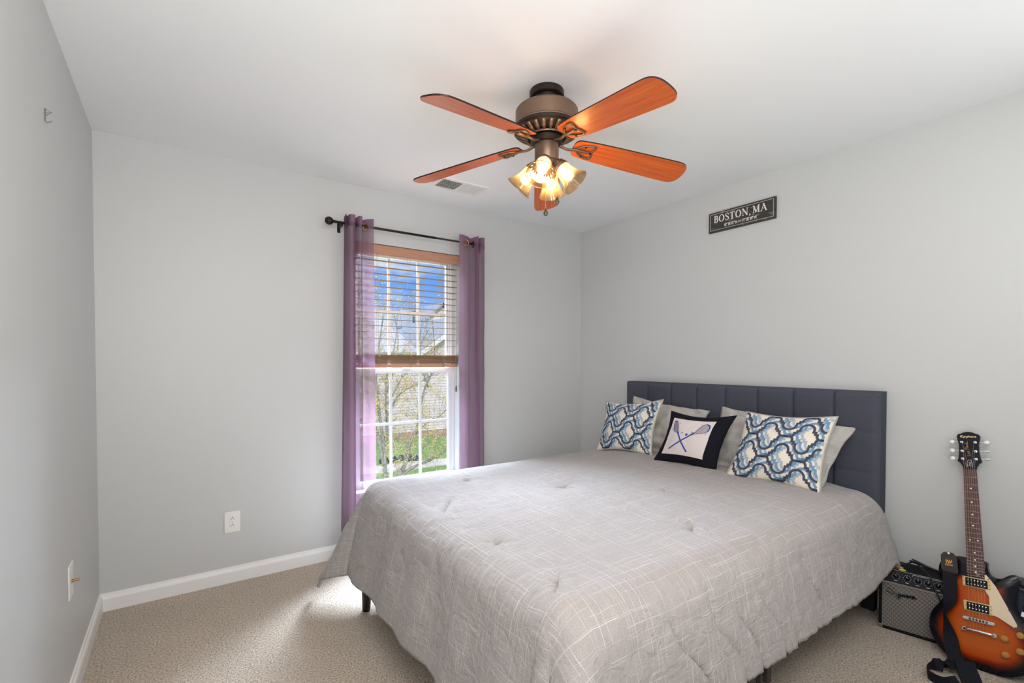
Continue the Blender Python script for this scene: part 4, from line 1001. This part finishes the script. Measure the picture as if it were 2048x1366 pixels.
# strap
MSTRAP = mat('black_webbing', (.010, .011, .016), .8, bump=(140, 1.0, .003), spec=.2); MLEATH = mat('black_leather', lin(38, 30, 28), .42, bump=(90, .2, .001))
stp = empty('guitar_strap', tuple(G(-.08, .41, .02))); tag(stp, 'black woven guitar strap hanging over the sunburst guitar and coiled on the carpet', 'strap')
def strap_ribbon(path, wid, name, m, parent, th=.004):
    """path: list of (center Vector, width dir Vector, half width)"""
    mb = MB(); L = len(path)
    C_ = catmull([p[0] for p in path], 6); D_ = catmull([p[1] for p in path], 6); Wd = catmull([(p[2], 0, 0) for p in path], 6)
    vs = []; n = len(C_)
    for i in range(n):
        t = (C_[min(n-1, i+1)]-C_[max(0, i-1)]).normalized(); d = (D_[i]-t*D_[i].dot(t)).normalized(); nn = t.cross(d)
        h2 = Wd[i].x
        for (a, b) in ((-1, -1), (-.96, 1), (.96, 1), (1, -1)): vs.append(C_[i]+d*h2*a+nn*th*.5*b)
    fs = [(i*4+k, i*4+(k+1) % 4, (i+1)*4+(k+1) % 4, (i+1)*4+k) for i in range(n-1) for k in range(4)]+[(0, 3, 2, 1), tuple((n-1)*4+k for k in range(4))]
    mb.add(vs, fs); return mb.build(name, m, parent, auto=.9)
Wd_ = GW
strap_ribbon([(G(-.082, .400, .016), Wd_, .0235), (G(-.084, .34, .018), Wd_, .024), (G(-.085, .27, .018), Wd_, .0235), (G(-.096, .225, .018), (GW*.75+GN*.65), .020), (G(-.104, .195, .018), (GW*.45+GN*.9), .017),
              (G(-.100, .16, .018), (GW*.7+GN*.7), .019), (G(-.090, .10, .020), Wd_, .024), (G(-.082, .05, .028), Wd_, .026), (G(-.070, .020, .050), Wd_, .027), (Vector((-.40, -2.625, .030)), Vector((.2, -1, .1)), .027), (Vector((-.43, -2.585, .026)), Vector((.9, -.5, .5)), .022),
              (Vector((-.475, -2.578, .024)), Vector((0, 0, 1)), .016), (Vector((-.525, -2.595, .022)), Vector((0, .1, 1)), .018), (Vector((-.53, -2.64, .022)), Vector((0, 0, 1)), .018), (Vector((-.49, -2.675, .026)), Vector((.6, .6, .5)), .022)], None, 'webbing', MSTRAP, stp, .005)
strap_ribbon([(Vector((-.355, -2.665, .055)), Vector((.1, -1, 0)), .030), (Vector((-.385, -2.675, .045)), Vector((.15, -1, 0)), .032), (Vector((-.43, -2.700, .020)), Vector((.25, -1, 0)), .033), (Vector((-.49, -2.725, .010)), Vector((.3, -1, 0)), .033), (Vector((-.58, -2.76, .008)), Vector((.3, -1, 0)), .033), (Vector((-.66, -2.80, .008)), Vector((.3, -1, 0)), .033)], None, 'webbing', MSTRAP, stp, .005)
tabp = [(-.107, .372), (-.057, .366), (-.054, .376), (-.056, .432), (-.066, .450), (-.083, .454), (-.100, .450), (-.110, .436), (-.110, .38)]
MB().prism(tabp, .0185, .0215, GM).build('leather_tab', MLEATH, stp, bevel=.001)
q = MB()
for row, (x0, wds) in enumerate(((-.093, [.004, .006, .005, .004]), (-.091, [.006, .004, .006]), (-.094, [.006, .005, .006, .004]))):
    y = .420-row*.0085; x = x0
    for w_ in wds:
        q.ribbon([(x, y), (x, y-.007)], .0022, .0005, lambda a, b, h_: G(a, b, .0216+h_)); q.ribbon([(x-.001, y-(.002 if row % 2 else .0065)), (x+w_-.001, y-(.001 if row % 2 else .0055))], .0018, .0005, lambda a, b, h_: G(a, b, .0216+h_)); x += w_+.0012
q.build('tab_emblem', mat('orange_print', lin(240, 170, 60), .5), stp)
MB().lathe([(.006, 0), (.006, .004), (.004, .006)], 14, GM @ Matrix.Translation((-.083, .447, .0215))).build('strap_button', MNICKEL, stp, smooth=True)

# ------------------------------------------------------------------ amplifier
AF = Vector((-.223, -2.329, 0)); AD = Vector((.213, -.977, 0)).normalized(); AB = Vector((.977, .213, 0)).normalized(); AW, AH_, ADP = .300, .285, .165
AM = basis(AF, AD, (0, 0, 1), -AB)          # local: x right along the front, y up, z out towards the room
amp = empty('guitar_amplifier', tuple(AF+AD*AW/2)); tag(amp, 'small black practice amplifier with silver grille cloth beside the bed', 'amplifier')
MTOLEX = mat('black_tolex', (.007, .007, .008), .7, bump=(220, .6, .001), spec=.2)
def grille_mat():
    m = mat('silver_grille_cloth', (.3, .28, .27), .55); nt = m.node_tree; b = nt.nodes['Principled BSDF']
    t = N(nt, 'ShaderNodeUVMap'); sp = N(nt, 'ShaderNodeSeparateXYZ'); nt.links.new(t.outputs[0], sp.inputs[0])
    a = math_node(nt, 'SINE', math_node(nt, 'MULTIPLY', sp.outputs[1], 2*pi*165)); c = math_node(nt, 'SINE', math_node(nt, 'MULTIPLY', sp.outputs[0], 2*pi*120))
    s = math_node(nt, 'ADD', math_node(nt, 'MULTIPLY', a, .36), math_node(nt, 'MULTIPLY', c, .04)); s = math_node(nt, 'ADD', s, .5)
    r = ramp(nt, [(.15, lin(24, 22, 22)), (.5, lin(78, 74, 74)), (.9, lin(186, 180, 172))]); nt.links.new(s, r.inputs[0]); nt.links.new(r.outputs[0], b.inputs['Base Color']); return m
cab = [(0, 0), (0, .286), (.175, .286), (.175, .285)]
# cabinet with a recessed front
cb = MB()
prof_side = [(0, 0), (-ADP, 0), (-ADP, AH_), (-.030, AH_), (0, .250)]
def side_panel(x0, x1):
    n_ = len(prof_side); vs_ = [AM @ Vector((x0, y, z)) for z, y in prof_side]+[AM @ Vector((x1, y, z)) for z, y in prof_side]
    cb.add(vs_, [tuple(range(n_)), tuple(range(n_, 2*n_))[::-1]]+[(i, i+n_, (i+1) % n_+n_, (i+1) % n_) for i in range(n_)])
side_panel(0, .012); side_panel(AW-.012, AW)
cb.box((.012, 0, -ADP), (AW-.012, .014, 0), AM); cb.box((.012, AH_-.010, -ADP), (AW-.012, AH_, -.030), AM); cb.box((.012, .014, -ADP), (AW-.012, AH_-.01, -ADP+.01), AM)
cb.build('cabinet', MTOLEX, amp, bevel=.003)
g_ = MB(); g_.add([AM @ Vector(p) for p in ((.012, .014, -.006), (AW-.012, .014, -.006), (AW-.012, .228, -.006), (.012, .228, -.006))], [(0, 1, 2, 3)], [(0, 0), (AW, 0), (AW, .214), (0, .214)])
g_.build('speaker_grille', grille_mat(), amp, uv=True)
MB().box((.012, .226, -.008), (AW-.012, .2315, -.001), AM).build('silver_trim', mat('brushed_silver', lin(176, 174, 172), .35, .9), amp)
# tilted control panel
PO = AM @ Vector((.012, .232, -.003)); px_ = AD; py_ = ((AM @ Vector((0, AH_-.004, -.030)))-(AM @ Vector((0, .232, -.003)))).normalized(); pn_ = px_.cross(py_)
PM = basis(PO, px_, py_, pn_); PL = .060
cp = MB().box((0, 0, -.002), (AW-.024, PL, 0), PM).build('control_panel', mat('black_panel', (.008, .009, .014), .6, spec=.2), amp)
pf = lambda x, y, h_: PM @ Vector((x, y, .0003+h_)); MWHT = mat('white_print', lin(200, 198, 196), .5)
mk = MB(); kx = [.050, .091, .130, .165, .200, .236]
for i, x in enumerate(kx):
    ko = MB().lathe([(.0095, 0), (.0085, .002), (.0072, .003), (.0065, .014), (.005, .015)], 20, PM @ Matrix.Translation((x, .031, 0))).build('knob', MGBLK, amp, auto=.6)
    MB().box((-.0006, 0, .0145), (.0006, .0065, .0156), PM @ Matrix.Translation((x, .031, 0)) @ Matrix.Rotation(.6-i*.3, 4, 'Z')).build('pointer', MWHT).parent = ko
    for k in range(11):
        a = radians(-50+k*28); mk.ribbon([(x+.0128*cos(a), .031+.0128*sin(a)), (x+.0146*cos(a), .031+.0146*sin(a))], .0014, .0002, pf)
    mk.ribbon([(x-.006, .0105), (x+.006, .0105)], .0022, .0002, pf)
mk.ribbon([(.110, .046), (.112, .053), (.252, .053), (.254, .046)], .0012, .0002, pf)
mk.ribbon([(.006, .058), (.27, .058)], .0010, .0002, pf)
mk.build('panel_marks', MWHT).parent = cp
vs, fs = text_mesh('C', .020, lambda x, y, h_: PM @ Vector((.262+x*.8, .022+y, .0004+h_)), .0004); MB().add(vs, fs).build('panel_letter', mat('cream_print', lin(214, 200, 176), .5)).parent = cp
SQ = [[(1.5, 1.55), (1.0, 1.95), (.35, 1.75), (.35, 1.35), (1.0, 1.0), (1.25, .6), (.8, .15), (.1, .2), (-.1, .5), (.3, .55)],
      [(2.15, .95), (1.85, 1.0), (1.65, .6), (1.8, .3), (2.15, .5), (2.2, .95), (2.1, -.5), (2.35, -.85), (2.5, -.5), (2.35, .1)],
      [(2.6, .95), (2.55, .45), (2.75, .3), (3.05, .6), (3.1, .95), (3.05, .4), (3.2, .3)], [(3.45, .95), (3.4, .4), (3.6, .35)], [(3.48, 1.25), (3.52, 1.3)],
      [(3.85, .6), (4.15, .75), (4.05, .98), (3.8, .7), (3.9, .35), (4.25, .45)], [(4.45, .95), (4.45, .4)], [(4.45, .8), (4.7, 1.0), (4.9, .95)], [(4.95, .85), (5.25, 1.15), (5.05, .6), (4.8, .35), (5.3, .5), (5.7, .62)]]
lf = lambda x, y, h_: AM @ Vector((x, y, -.0055+h_))
q = MB()
for s_ in SQ:
    P = cat2([(x, y) for x, y in s_], 5); q.tube([AM @ Vector((.030+x*.0190, .172+y*.0145, -.001)) for x, y in P], .0030, 6)
q.build('nameplate', MGBLK, amp, smooth=True)
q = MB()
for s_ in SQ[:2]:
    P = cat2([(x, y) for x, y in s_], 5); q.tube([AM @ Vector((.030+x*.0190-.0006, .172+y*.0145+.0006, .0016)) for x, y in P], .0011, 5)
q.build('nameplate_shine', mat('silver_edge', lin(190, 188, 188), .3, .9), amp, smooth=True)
q = MB(); q.box((-.002, -.001, -.020), (.016, .020, .0015), AM); q.box((-.0025, -.001, -.022), (.0005, .020, .0), AM); q.build('corner_guard', mat('worn_nickel', lin(150, 146, 132), .4, .8), amp, bevel=.002)
for x in (.03, AW-.03):
    pass
# things on top of the amplifier
top = lambda x, z, y=AH_: AM @ Vector((x, y, z))
MCAB = mat('black_rubber_cable', (.012, .012, .013), .45)
cbl = empty('audio_cable', tuple(top(.15, -.08))); tag(cbl, 'coiled black audio cable on top of the small amplifier and over its front', 'cable')
P = [top(.062, -.100, AH_+.010), top(.090, -.105, AH_+.012), top(.115, -.100, AH_+.030), top(.135, -.075, AH_+.040), top(.18, -.06, AH_+.034), top(.235, -.09, AH_+.012), top(.20, -.13, AH_+.008), top(.13, -.12, AH_+.022), top(.11, -.08, AH_+.042), top(.16, -.05, AH_+.045), top(.22, -.06, AH_+.024), top(.25, -.10, AH_+.008), top(.19, -.145, AH_+.006), top(.12, -.125, AH_+.036),
     top(.128, -.09, AH_+.040), top(.160, -.05, AH_+.018), top(.185, -.020, AH_+.004), top(.205, .006, .240), top(.222, .012, .200), top(.228, .010, .160), top(.236, .016, .06), top(.26, .03, .006), top(.30, .03, .006)]
MB().tube(catmull(P, 7), .0032, 8).build('cord', MCAB, cbl, smooth=True)
pj = MB(); pj.tube([top(.040, -.098, AH_+.008), top(.062, -.100, AH_+.009)], .0062, 12); pj.build('plug_sleeve', mat('blue_plug', lin(36, 50, 86), .4), cbl, smooth=True)
pj = MB(); pj.tube([top(.022, -.096, AH_+.008), top(.040, -.098, AH_+.008)], .0034, 10); pj.tube([top(.012, -.095, AH_+.008), top(.022, -.096, AH_+.008)], .0022, 10); pj.build('plug_tip', MNICKEL, cbl, smooth=True)
def pick(x, z, rot, m, label):
    P = cat2([(0, -.014), (.010, -.002), (.012, .009), (.006, .0145), (-.006, .0145), (-.012, .009), (-.010, -.002)], 4, True)
    Mx = AM @ Matrix.Translation((x, AH_+.0006, z)) @ Matrix.Rotation(pi/2, 4, 'X') @ Matrix.Rotation(rot, 4, 'Z')
    o = MB().prism(P, -.0006, .0006, Mx).build('guitar_pick', m); tag(o, label, 'guitar pick'); return o
pick(.085, -.048, 1.9, mat('yellow_plastic', lin(222, 214, 40), .35), 'yellow guitar pick lying on top of the small amplifier')
pick(.058, -.058, .6, mat('red_plastic', lin(170, 24, 34), .35), 'red guitar pick on top of the small amplifier beside the yellow pick')
for i, (x0, z0, x1, z1, lab) in enumerate(((.010, -.082, .085, -.066, 'pale wooden stick on the amplifier top, nearer the red guitar pick'), (.004, -.092, .078, -.077, 'pale wooden stick on the amplifier top, nearer the cable plug'))):
    o = MB().tube([top(x0, z0, AH_+.0035), top(x1, z1, AH_+.0035)], .003, 8).build('wooden_stick', mat('pale_wood', lin(190, 164, 136), .6), smooth=True); tag(o, lab, 'stick')

# dark hard case with embossed letter at the right edge
cs = empty('equipment_case', (-.06, -3.0, 0)); tag(cs, 'dark blue grey equipment case with embossed letters behind the guitar body', 'case')
CX = -.112; CY0 = -2.752; CH = .352
MCASE = mat('slate_plastic', lin(44, 52, 66), .45, bump=(120, .2, .001)); MCASEB = mat('black_shell', (.012, .012, .016), .4)
MB().box((CX+.006, -3.28, 0), (-.012, CY0, CH)).build('shell', MCASEB, cs, bevel=.006)
q = MB(); q.box((CX+.001, -3.26, .03), (CX+.007, CY0-.012, CH-.022)); q.build('face_panel', MCASE, cs)
q = MB(); q.box((CX-.002, -3.264, CH-.0225), (CX+.004, CY0-.008, CH-.0185)); q.box((CX-.002, CY0-.012, .03), (CX+.004, CY0-.008, CH-.0185)); q.build('metal_edging', mat('grey_edging', lin(150, 156, 164), .35, .7), cs)
def emb(x, y, h_): return Vector((CX-h_*1.0, CY0-x, .235+y))
q = MB()
for (x0, y0, x1, y1) in ((.024, 0, .038, .078), (.054, 0, .068, .078), (.036, .030, .056, .048), (.080, 0, .094, .078), (.094, .062, .12, .078)):
    q.box((CX-.003, CY0-x1, .235+y0), (CX+.002, CY0-x0, .235+y1))
q.build('embossed_letters', mat('raised_slate', lin(58, 66, 80), .4), cs, bevel=.0015)

# ------------------------------------------------------------------ outdoors
GZ = -3.0
MGRASS = mat('grass', lin(132, 164, 84), .95, var=(5, .25), bump=(60, .8, .05))
MWALK = mat('concrete', lin(206, 196, 186), .9, var=(3, .08))
def plate(name, pts, z0, z1, m, **kw):
    n = len(pts); vs = [(x, y, z0) for x, y in pts]+[(x, y, z1) for x, y in pts]
    o = obj(name, vs, [tuple(range(n))[::-1], tuple(range(n, 2*n))]+[(i, (i+1) % n, (i+1) % n+n, i+n) for i in range(n)], m); return tag(o, **kw)
plate('lawn', [(-30, 3), (60, 3), (60, 80), (-30, 80)], GZ-.3, GZ, MGRASS, kind='structure')
plate('sidewalk', [(-30, 19.3), (60, 13.9-10.0), (60, 5.4), (-30, 20.7)], GZ, GZ+.04, MWALK, kind='structure')
bpy.data.objects['sidewalk'].location.y = 0
def swk():
    o = bpy.data.objects['sidewalk']; a = [(-10, 15.4), (30, 13.0), (30, 14.2), (-10, 16.7)]
    vs = [(x, y, GZ) for x, y in a]+[(x, y, GZ+.04) for x, y in a]
    for i, v_ in enumerate(vs): o.data.vertices[i].co = v_
swk()
def siding_mat(name, c1, c2, per):
    m = mat(name, c1, .6); nt = m.node_tree; b = nt.nodes['Principled BSDF']
    t = N(nt, 'ShaderNodeTexCoord'); sp = N(nt, 'ShaderNodeSeparateXYZ'); nt.links.new(t.outputs['Object'], sp.inputs[0])
    f_ = math_node(nt, 'FRACT', math_node(nt, 'DIVIDE', sp.outputs[2], per))
    r = ramp(nt, [(0, c2), (.10, c2), (.16, c1), (1, c1)]); nt.links.new(f_, r.inputs[0]); nt.links.new(r.outputs[0], b.inputs['Base Color'])
    bp = N(nt, 'ShaderNodeBump'); bp.inputs['Strength'].default_value = 1; bp.inputs['Distance'].default_value = .03; nt.links.new(math_node(nt, 'SUBTRACT', 1, f_), bp.inputs['Height']); nt.links.new(bp.outputs[0], b.inputs['Normal'])
    return m
MSID = siding_mat('vinyl_siding', lin(214, 200, 196), lin(150, 138, 136), .16)
def brick_mat():
    m = mat('brick', lin(170, 110, 92), .9); nt = m.node_tree; b = nt.nodes['Principled BSDF']
    t = N(nt, 'ShaderNodeTexCoord'); mp = N(nt, 'ShaderNodeMapping'); mp.inputs['Rotation'].default_value = (pi/2, 0, 0); mp.inputs['Scale'].default_value = (2, 2, 2)
    k = N(nt, 'ShaderNodeTexBrick'); k.inputs['Color1'].default_value = (*lin(186, 140, 124), 1); k.inputs['Color2'].default_value = (*lin(164, 118, 104), 1); k.inputs['Mortar'].default_value = (*lin(196, 180, 168), 1); k.inputs['Scale'].default_value = 3
    nt.links.new(t.outputs['Object'], mp.inputs[0]); nt.links.new(mp.outputs[0], k.inputs['Vector']); nt.links.new(k.outputs[0], b.inputs['Base Color']); return m
MBRK = brick_mat(); MROOF = mat('asphalt_shingle', lin(150, 156, 168), .95, var=(9, .15)); MWTRIM = mat('white_fascia', lin(232, 230, 228), .6)
# near neighbour: siding wall on a brick base, gable rising to the right
hn = empty('neighbour_house', (8, 24, GZ)); tag(hn, 'pale sided house on a brick base behind the leafing tree', 'house')
MB().box((-4, 22.0, GZ+.36), (10.05, 32, 1.85)).build('siding_wall', MSID, hn)
MB().box((-4.05, 21.93, GZ), (10.1, 32, GZ+.36)).build('brick_base', MBRK, hn)
MB().box((-4, 21.9, GZ+.36), (10.1, 22.0, GZ+.42)).build('sill_board', MWTRIM, hn)
def roofslab(p, th, m, name, parent):
    P = [Vector(q) for q in p]; nn = (P[1]-P[0]).cross(P[2]-P[0]).normalized()
    if nn.z > 0: nn = -nn
    vs = P+[q+nn*th for q in P]; n = len(P)
    return obj(name, vs, [tuple(range(n)), tuple(range(n, 2*n))[::-1]]+[(i, i+n, (i+1) % n+n, (i+1) % n) for i in range(n)], m, parent)
# gable on the right end
gb = MB(); gb.add([(8.1, 21.98, 1.7), (14, 21.98, 1.7), (14, 21.98, 3.2), (11.6, 21.98, 4.2)] + [(8.1, 31, 1.7), (14, 31, 1.7), (14, 31, 3.2), (11.6, 31, 4.2)], [(0, 1, 2, 3), (7, 6, 5, 4), (0, 4, 5, 1), (1, 5, 6, 2), (2, 6, 7, 3), (3, 7, 4, 0)]); gb.box((10, 21.98, GZ+.36), (16, 31, 1.72)); gb.build('gable_wall', MSID, hn)
MB().box((10, 21.93, GZ), (16, 31, GZ+.36)).build('brick_base', MBRK, hn)
roofslab([(7.6, 21.6, 1.42), (11.6, 21.6, 4.2), (11.6, 31.5, 4.2), (7.6, 31.5, 1.42)], .15, MROOF, 'roof', hn)
roofslab([(16, 21.6, 1.3), (11.6, 21.6, 4.2), (11.6, 31.5, 4.2), (16, 31.5, 1.3)], .15, MROOF, 'roof', hn)
q = MB(); q.add([(7.55, 21.5, 1.22), (7.55, 21.5, 1.44), (11.6, 21.5, 4.26), (11.6, 21.5, 4.02), (7.55, 21.62, 1.22), (7.55, 21.62, 1.44), (11.6, 21.62, 4.26), (11.6, 21.62, 4.02)], [(0, 1, 2, 3), (7, 6, 5, 4), (0, 4, 5, 1), (1, 5, 6, 2), (2, 6, 7, 3), (3, 7, 4, 0)]); q.build('fascia', MWTRIM, hn)
roofslab([(-5, 21.5, 1.80), (8.0, 21.5, 1.80), (8.0, 27, 4.0), (-5, 27, 4.0)], .12, mat('pale_shingle', lin(176, 172, 176), .95, var=(9, .12)), 'roof', hn)
# further house with a small white gable and grey roof
hf_ = empty('neighbour_house', (18, 42, GZ)); tag(hf_, 'further house with a grey roof and small white gable at upper right of the window', 'house')
MB().box((15.6, 40.5, GZ), (30, 50, 3.2)).build('siding_wall', MSID, hf_)
roofslab([(14.8, 40, 2.6), (30, 40, 2.6), (30, 46, 6.9), (16.6, 46, 6.9)], .2, MROOF, 'roof', hf_)
g2 = MB(); g2.add([(16.4, 39.6, 4.9), (20.6, 39.6, 4.9), (18.4, 39.6, 6.75), (16.4, 45, 4.9), (20.6, 45, 4.9), (18.4, 45, 6.75)], [(0, 1, 2), (5, 4, 3), (0, 3, 4, 1), (1, 4, 5, 2), (2, 5, 3, 0)]); g2.build('gable_wall', mat('white_siding', lin(222, 216, 214), .7), hf_)
roofslab([(15.9, 39.2, 4.85), (18.4, 39.2, 7.1), (18.4, 45, 7.1), (15.9, 45, 4.85)], .16, MROOF, 'roof', hf_)
roofslab([(21.0, 39.2, 4.85), (18.4, 39.2, 7.1), (18.4, 45, 7.1), (21.0, 45, 4.85)], .16, MROOF, 'roof', hf_)
MB().box((15.9, 39.5, 3.0), (22, 40.6, 4.9)).build('siding_wall', MSID, hf_)
# stones on the lawn
st_ = random.Random(3); MST = mat('dark_edging', (.03, .032, .036), .7)
SX, SY = 4.9, 16.2
for i, (dx_, dy_) in enumerate(((-.9, .12), (-.55, .04), (-.2, -.03), (.15, -.08), (.5, -.08), (-.7, .48), (-.35, .42), (0, .38), (.35, .34))):
    o = MB().sphere((SX+dx_, SY+dy_, GZ+.10), .17, 10, 7, (1, .8, .75)).build('garden_stone', MST, smooth=True)
    tag(o, 'dark rounded stone in the small pile on the lawn by the sidewalk', 'stone', 'dark stones piled on the lawn')
# street vent pipe seen against the sky
pp = MB().lathe([(.09, 0), (.09, 1.5), (.2, 1.55), (.2, 1.75), (.09, 1.8)], 12, Matrix.Translation((12.6, 33, 3.6))).build('post', mat('teal_metal', lin(60, 92, 104), .5)); 
MB().lathe([(.07, 0), (.07, 6.6)], 12, Matrix.Translation((12.6, 33, GZ))).build('pole', bpy.data.materials['teal_metal'], pp)
tag(pp, 'slim dark post standing against the sky beyond the tree', 'post')

# trees
MBARK = mat('bark', lin(138, 130, 126), .95, var=(12, .35), bump=(30, 1, .02))
def leaf_mat(name, cols):
    m = mat(name, cols[0], .7); nt = m.node_tree; b = nt.nodes['Principled BSDF']; b.inputs['Subsurface Weight'].default_value = 0
    g_ = N(nt, 'ShaderNodeNewGeometry'); r = ramp(nt, [(i/(len(cols)-1), c) for i, c in enumerate(cols)]); nt.links.new(g_.outputs['Random Per Island'], r.inputs[0]); nt.links.new(r.outputs[0], b.inputs['Base Color'])
    tl = N(nt, 'ShaderNodeBsdfTranslucent'); nt.links.new(r.outputs[0], tl.inputs[0]); mx_ = N(nt, 'ShaderNodeMixShader'); mx_.inputs[0].default_value = .4
    o = nt.nodes['Material Output']; nt.links.new(b.outputs[0], mx_.inputs[1]); nt.links.new(tl.outputs[0], mx_.inputs[2]); nt.links.new(mx_.outputs[0], o.inputs[0]); return m
MLEAF = leaf_mat('young_leaves', [lin(238, 202, 166), lin(236, 206, 136), lin(206, 200, 116), lin(234, 186, 156), lin(242, 216, 176)])
MLEAF2 = leaf_mat('spring_leaves', [lin(206, 212, 140), lin(186, 200, 110), lin(224, 220, 160)])
TY = 8.5
def leaf(mb, p, s, rn):
    a = Vector((rn.uniform(-1, 1), rn.uniform(-1, 1), rn.uniform(-1, 1))).normalized(); b = a.orthogonal().normalized(); b.rotate(Matrix.Rotation(rn.uniform(0, 6.28), 3, a))
    c = a.cross(b)
    mb.add([p, p+b*s*.5+c*s*.28, p+b*s, p+b*s*.5-c*s*.28], [(0, 1, 2, 3)])
def near_tree():
    rn = random.Random(11)
    t = empty('tree', (1.45, TY, GZ)); tag(t, 'small multi-stemmed tree with young yellow leaves just outside the window', 'tree')
    P = {'T': [(1.35, GZ), (1.32, -2.7), (1.23, -2.34), (1.26, -1.65), (1.24, -.95), (1.16, -.31), (1.09, .32), (1.04, .82), (1.11, 1.57), (1.22, 2.32), (1.35, 2.96)],
         'A2': [(1.24, -.95), (1.33, -.32), (1.31, .31), (1.36, .94), (1.54, 1.58), (1.67, 2.22)], 'A3': [(1.23, -1.33), (1.11, -.81), (1.01, -.42), (.82, .09), (.7, .8)],
         'B': [(1.40, -2.6), (1.48, -2.1), (1.59, -1.76), (1.86, -1.34), (1.96, -.89), (2.16, -.52), (2.25, 0), (2.39, .53), (2.6, .99), (2.69, 1.59), (2.63, 2.4)],
         'B2': [(1.96, -1.26), (2.28, -.99), (2.5, -.81), (2.87, -.71), (3.3, -.5)], 'C': [(1.48, -2.1), (1.72, -1.65), (2.07, -1.47), (2.35, -1.40), (2.65, -1.30), (2.99, -1.13), (3.4, -.9)],
         'D': [(1.29, -.2), (1.44, .03), (1.67, .36), (1.97, .54), (2.36, .73), (2.8, .99), (3.1, 1.3)], 'E': [(2.12, -.6), (2.43, -.41), (2.65, -.36), (2.99, -.24), (3.3, 0)],
         'F': [(1.32, .2), (1.44, .43), (1.67, .87), (1.83, 1.06), (2.08, 1.59), (2.37, 2.12)], 'G': [(1.33, .5), (1.6, 1.2), (1.75, 1.9), (1.7, 2.6)], 'Hh': [(2.45, .6), (2.2, 1.2), (2.1, 1.9), (2.15, 2.5)]}
    R = {'T': (.085, .012), 'A2': (.045, .010), 'A3': (.05, .012), 'B': (.080, .014), 'B2': (.030, .010), 'C': (.060, .020), 'D': (.028, .009), 'E': (.030, .009), 'F': (.026, .008), 'G': (.025, .008), 'Hh': (.022, .007)}
    lf_ = MB(); tw = MB()
    dep = {}
    for k, pts in P.items():
        q = [Vector((x, TY+{'T': 0, 'A2': .1, 'A3': -.2, 'B': .1, 'B2': -.2, 'C': 0, 'D': .3, 'E': .4, 'F': -.2, 'G': .5, 'Hh': -.4}[k]*min(1, i/3), z)) for i, (x, z) in enumerate(pts)]
        c_ = catmull(q, 5); n_ = len(c_); r0, r1 = R[k]
        if k in 'TB': c_[0].y = TY
        MB().tube(c_, r0, 8, radii=[r0+(r1-r0)*(i/(n_-1))**.7 for i in range(n_)]).build('trunk' if k == 'T' else 'branch', MBARK, t, smooth=True)
        dep[k] = c_
    for k, c_ in dep.items():
        for i, p in enumerate(c_):
            if i < 12 and k in 'TB': continue
            for _ in range(1 if i % 3 else 2):
                d = Vector((rn.uniform(-1, 1), rn.uniform(-1, 1), rn.uniform(-.3, 1.1))).normalized(); L = rn.uniform(.25, .95)
                w1 = p+d*L*.5+Vector((0, 0, .05)); w2 = p+d*L+Vector((rn.uniform(-.1, .1), 0, .16))
                tw.tube([p, w1, w2], .006, 4, radii=[.005, .0035, .0016])
                for s_ in range(4):
                    d2 = (d+Vector((rn.uniform(-1, 1), rn.uniform(-1, 1), rn.uniform(-.5, 1)))).normalized()*rn.uniform(.1, .3); b0 = p+d*L*rn.uniform(.3, 1)
                    tw.tube([b0, b0+d2], .003, 3, radii=[.0035, .0015])
                    for _l in range(7 if b0.z < 1.75 else 1):
                        leaf(lf_, b0+d2*rn.uniform(.3, 1.1)+Vector((rn.uniform(-.04, .04),)*3), rn.uniform(.03, .055), rn)
                for _l in range(3): leaf(lf_, w2+Vector((rn.uniform(-.06, .06), rn.uniform(-.06, .06), rn.uniform(-.06, .06))), rn.uniform(.03, .058), rn)
    tw.build('twigs', MBARK, t)['kind'] = 'stuff'; lf_.build('foliage', MLEAF, t)['kind'] = 'stuff'
near_tree()
def far_tree():
    rn = random.Random(5); t = empty('tree', (1.95, 13.0, GZ)); tag(t, 'pale green leafy tree further back at the left, seen through the sheer curtain', 'tree')
    X, Y = 1.95, 13.0
    MB().tube(catmull([(X, Y, GZ), (X-.05, Y, -1.5), (X+.1, Y, 0), (X, Y, 2), (X+.1, Y, 4)], 5), .16, 10, radii=[.2-.16*i/20 for i in range(21)]).build('trunk', MBARK, t, smooth=True)
    br_ = MB(); lf_ = MB()
    for k in range(70):
        z = rn.uniform(-1.2, 3.8); a = rn.uniform(0, 6.28); L = rn.uniform(.3, .75); p = Vector((X, Y, z)); e = p+Vector((cos(a)*L*.75, sin(a)*L, rn.uniform(.1, .6)))
        br_.tube([p, (p+e)/2+Vector((0, 0, .08)), e], .02, 5, radii=[.022, .014, .006])
        for _ in range(55):
            q = p+(e-p)*rn.uniform(.35, 1.1)+Vector((rn.gauss(0, .16), rn.gauss(0, .2), rn.gauss(0, .2))); leaf(lf_, q, rn.uniform(.06, .12), rn)
    br_.build('branches', MBARK, t); lf_.build('foliage', MLEAF2, t)['kind'] = 'stuff'
far_tree()
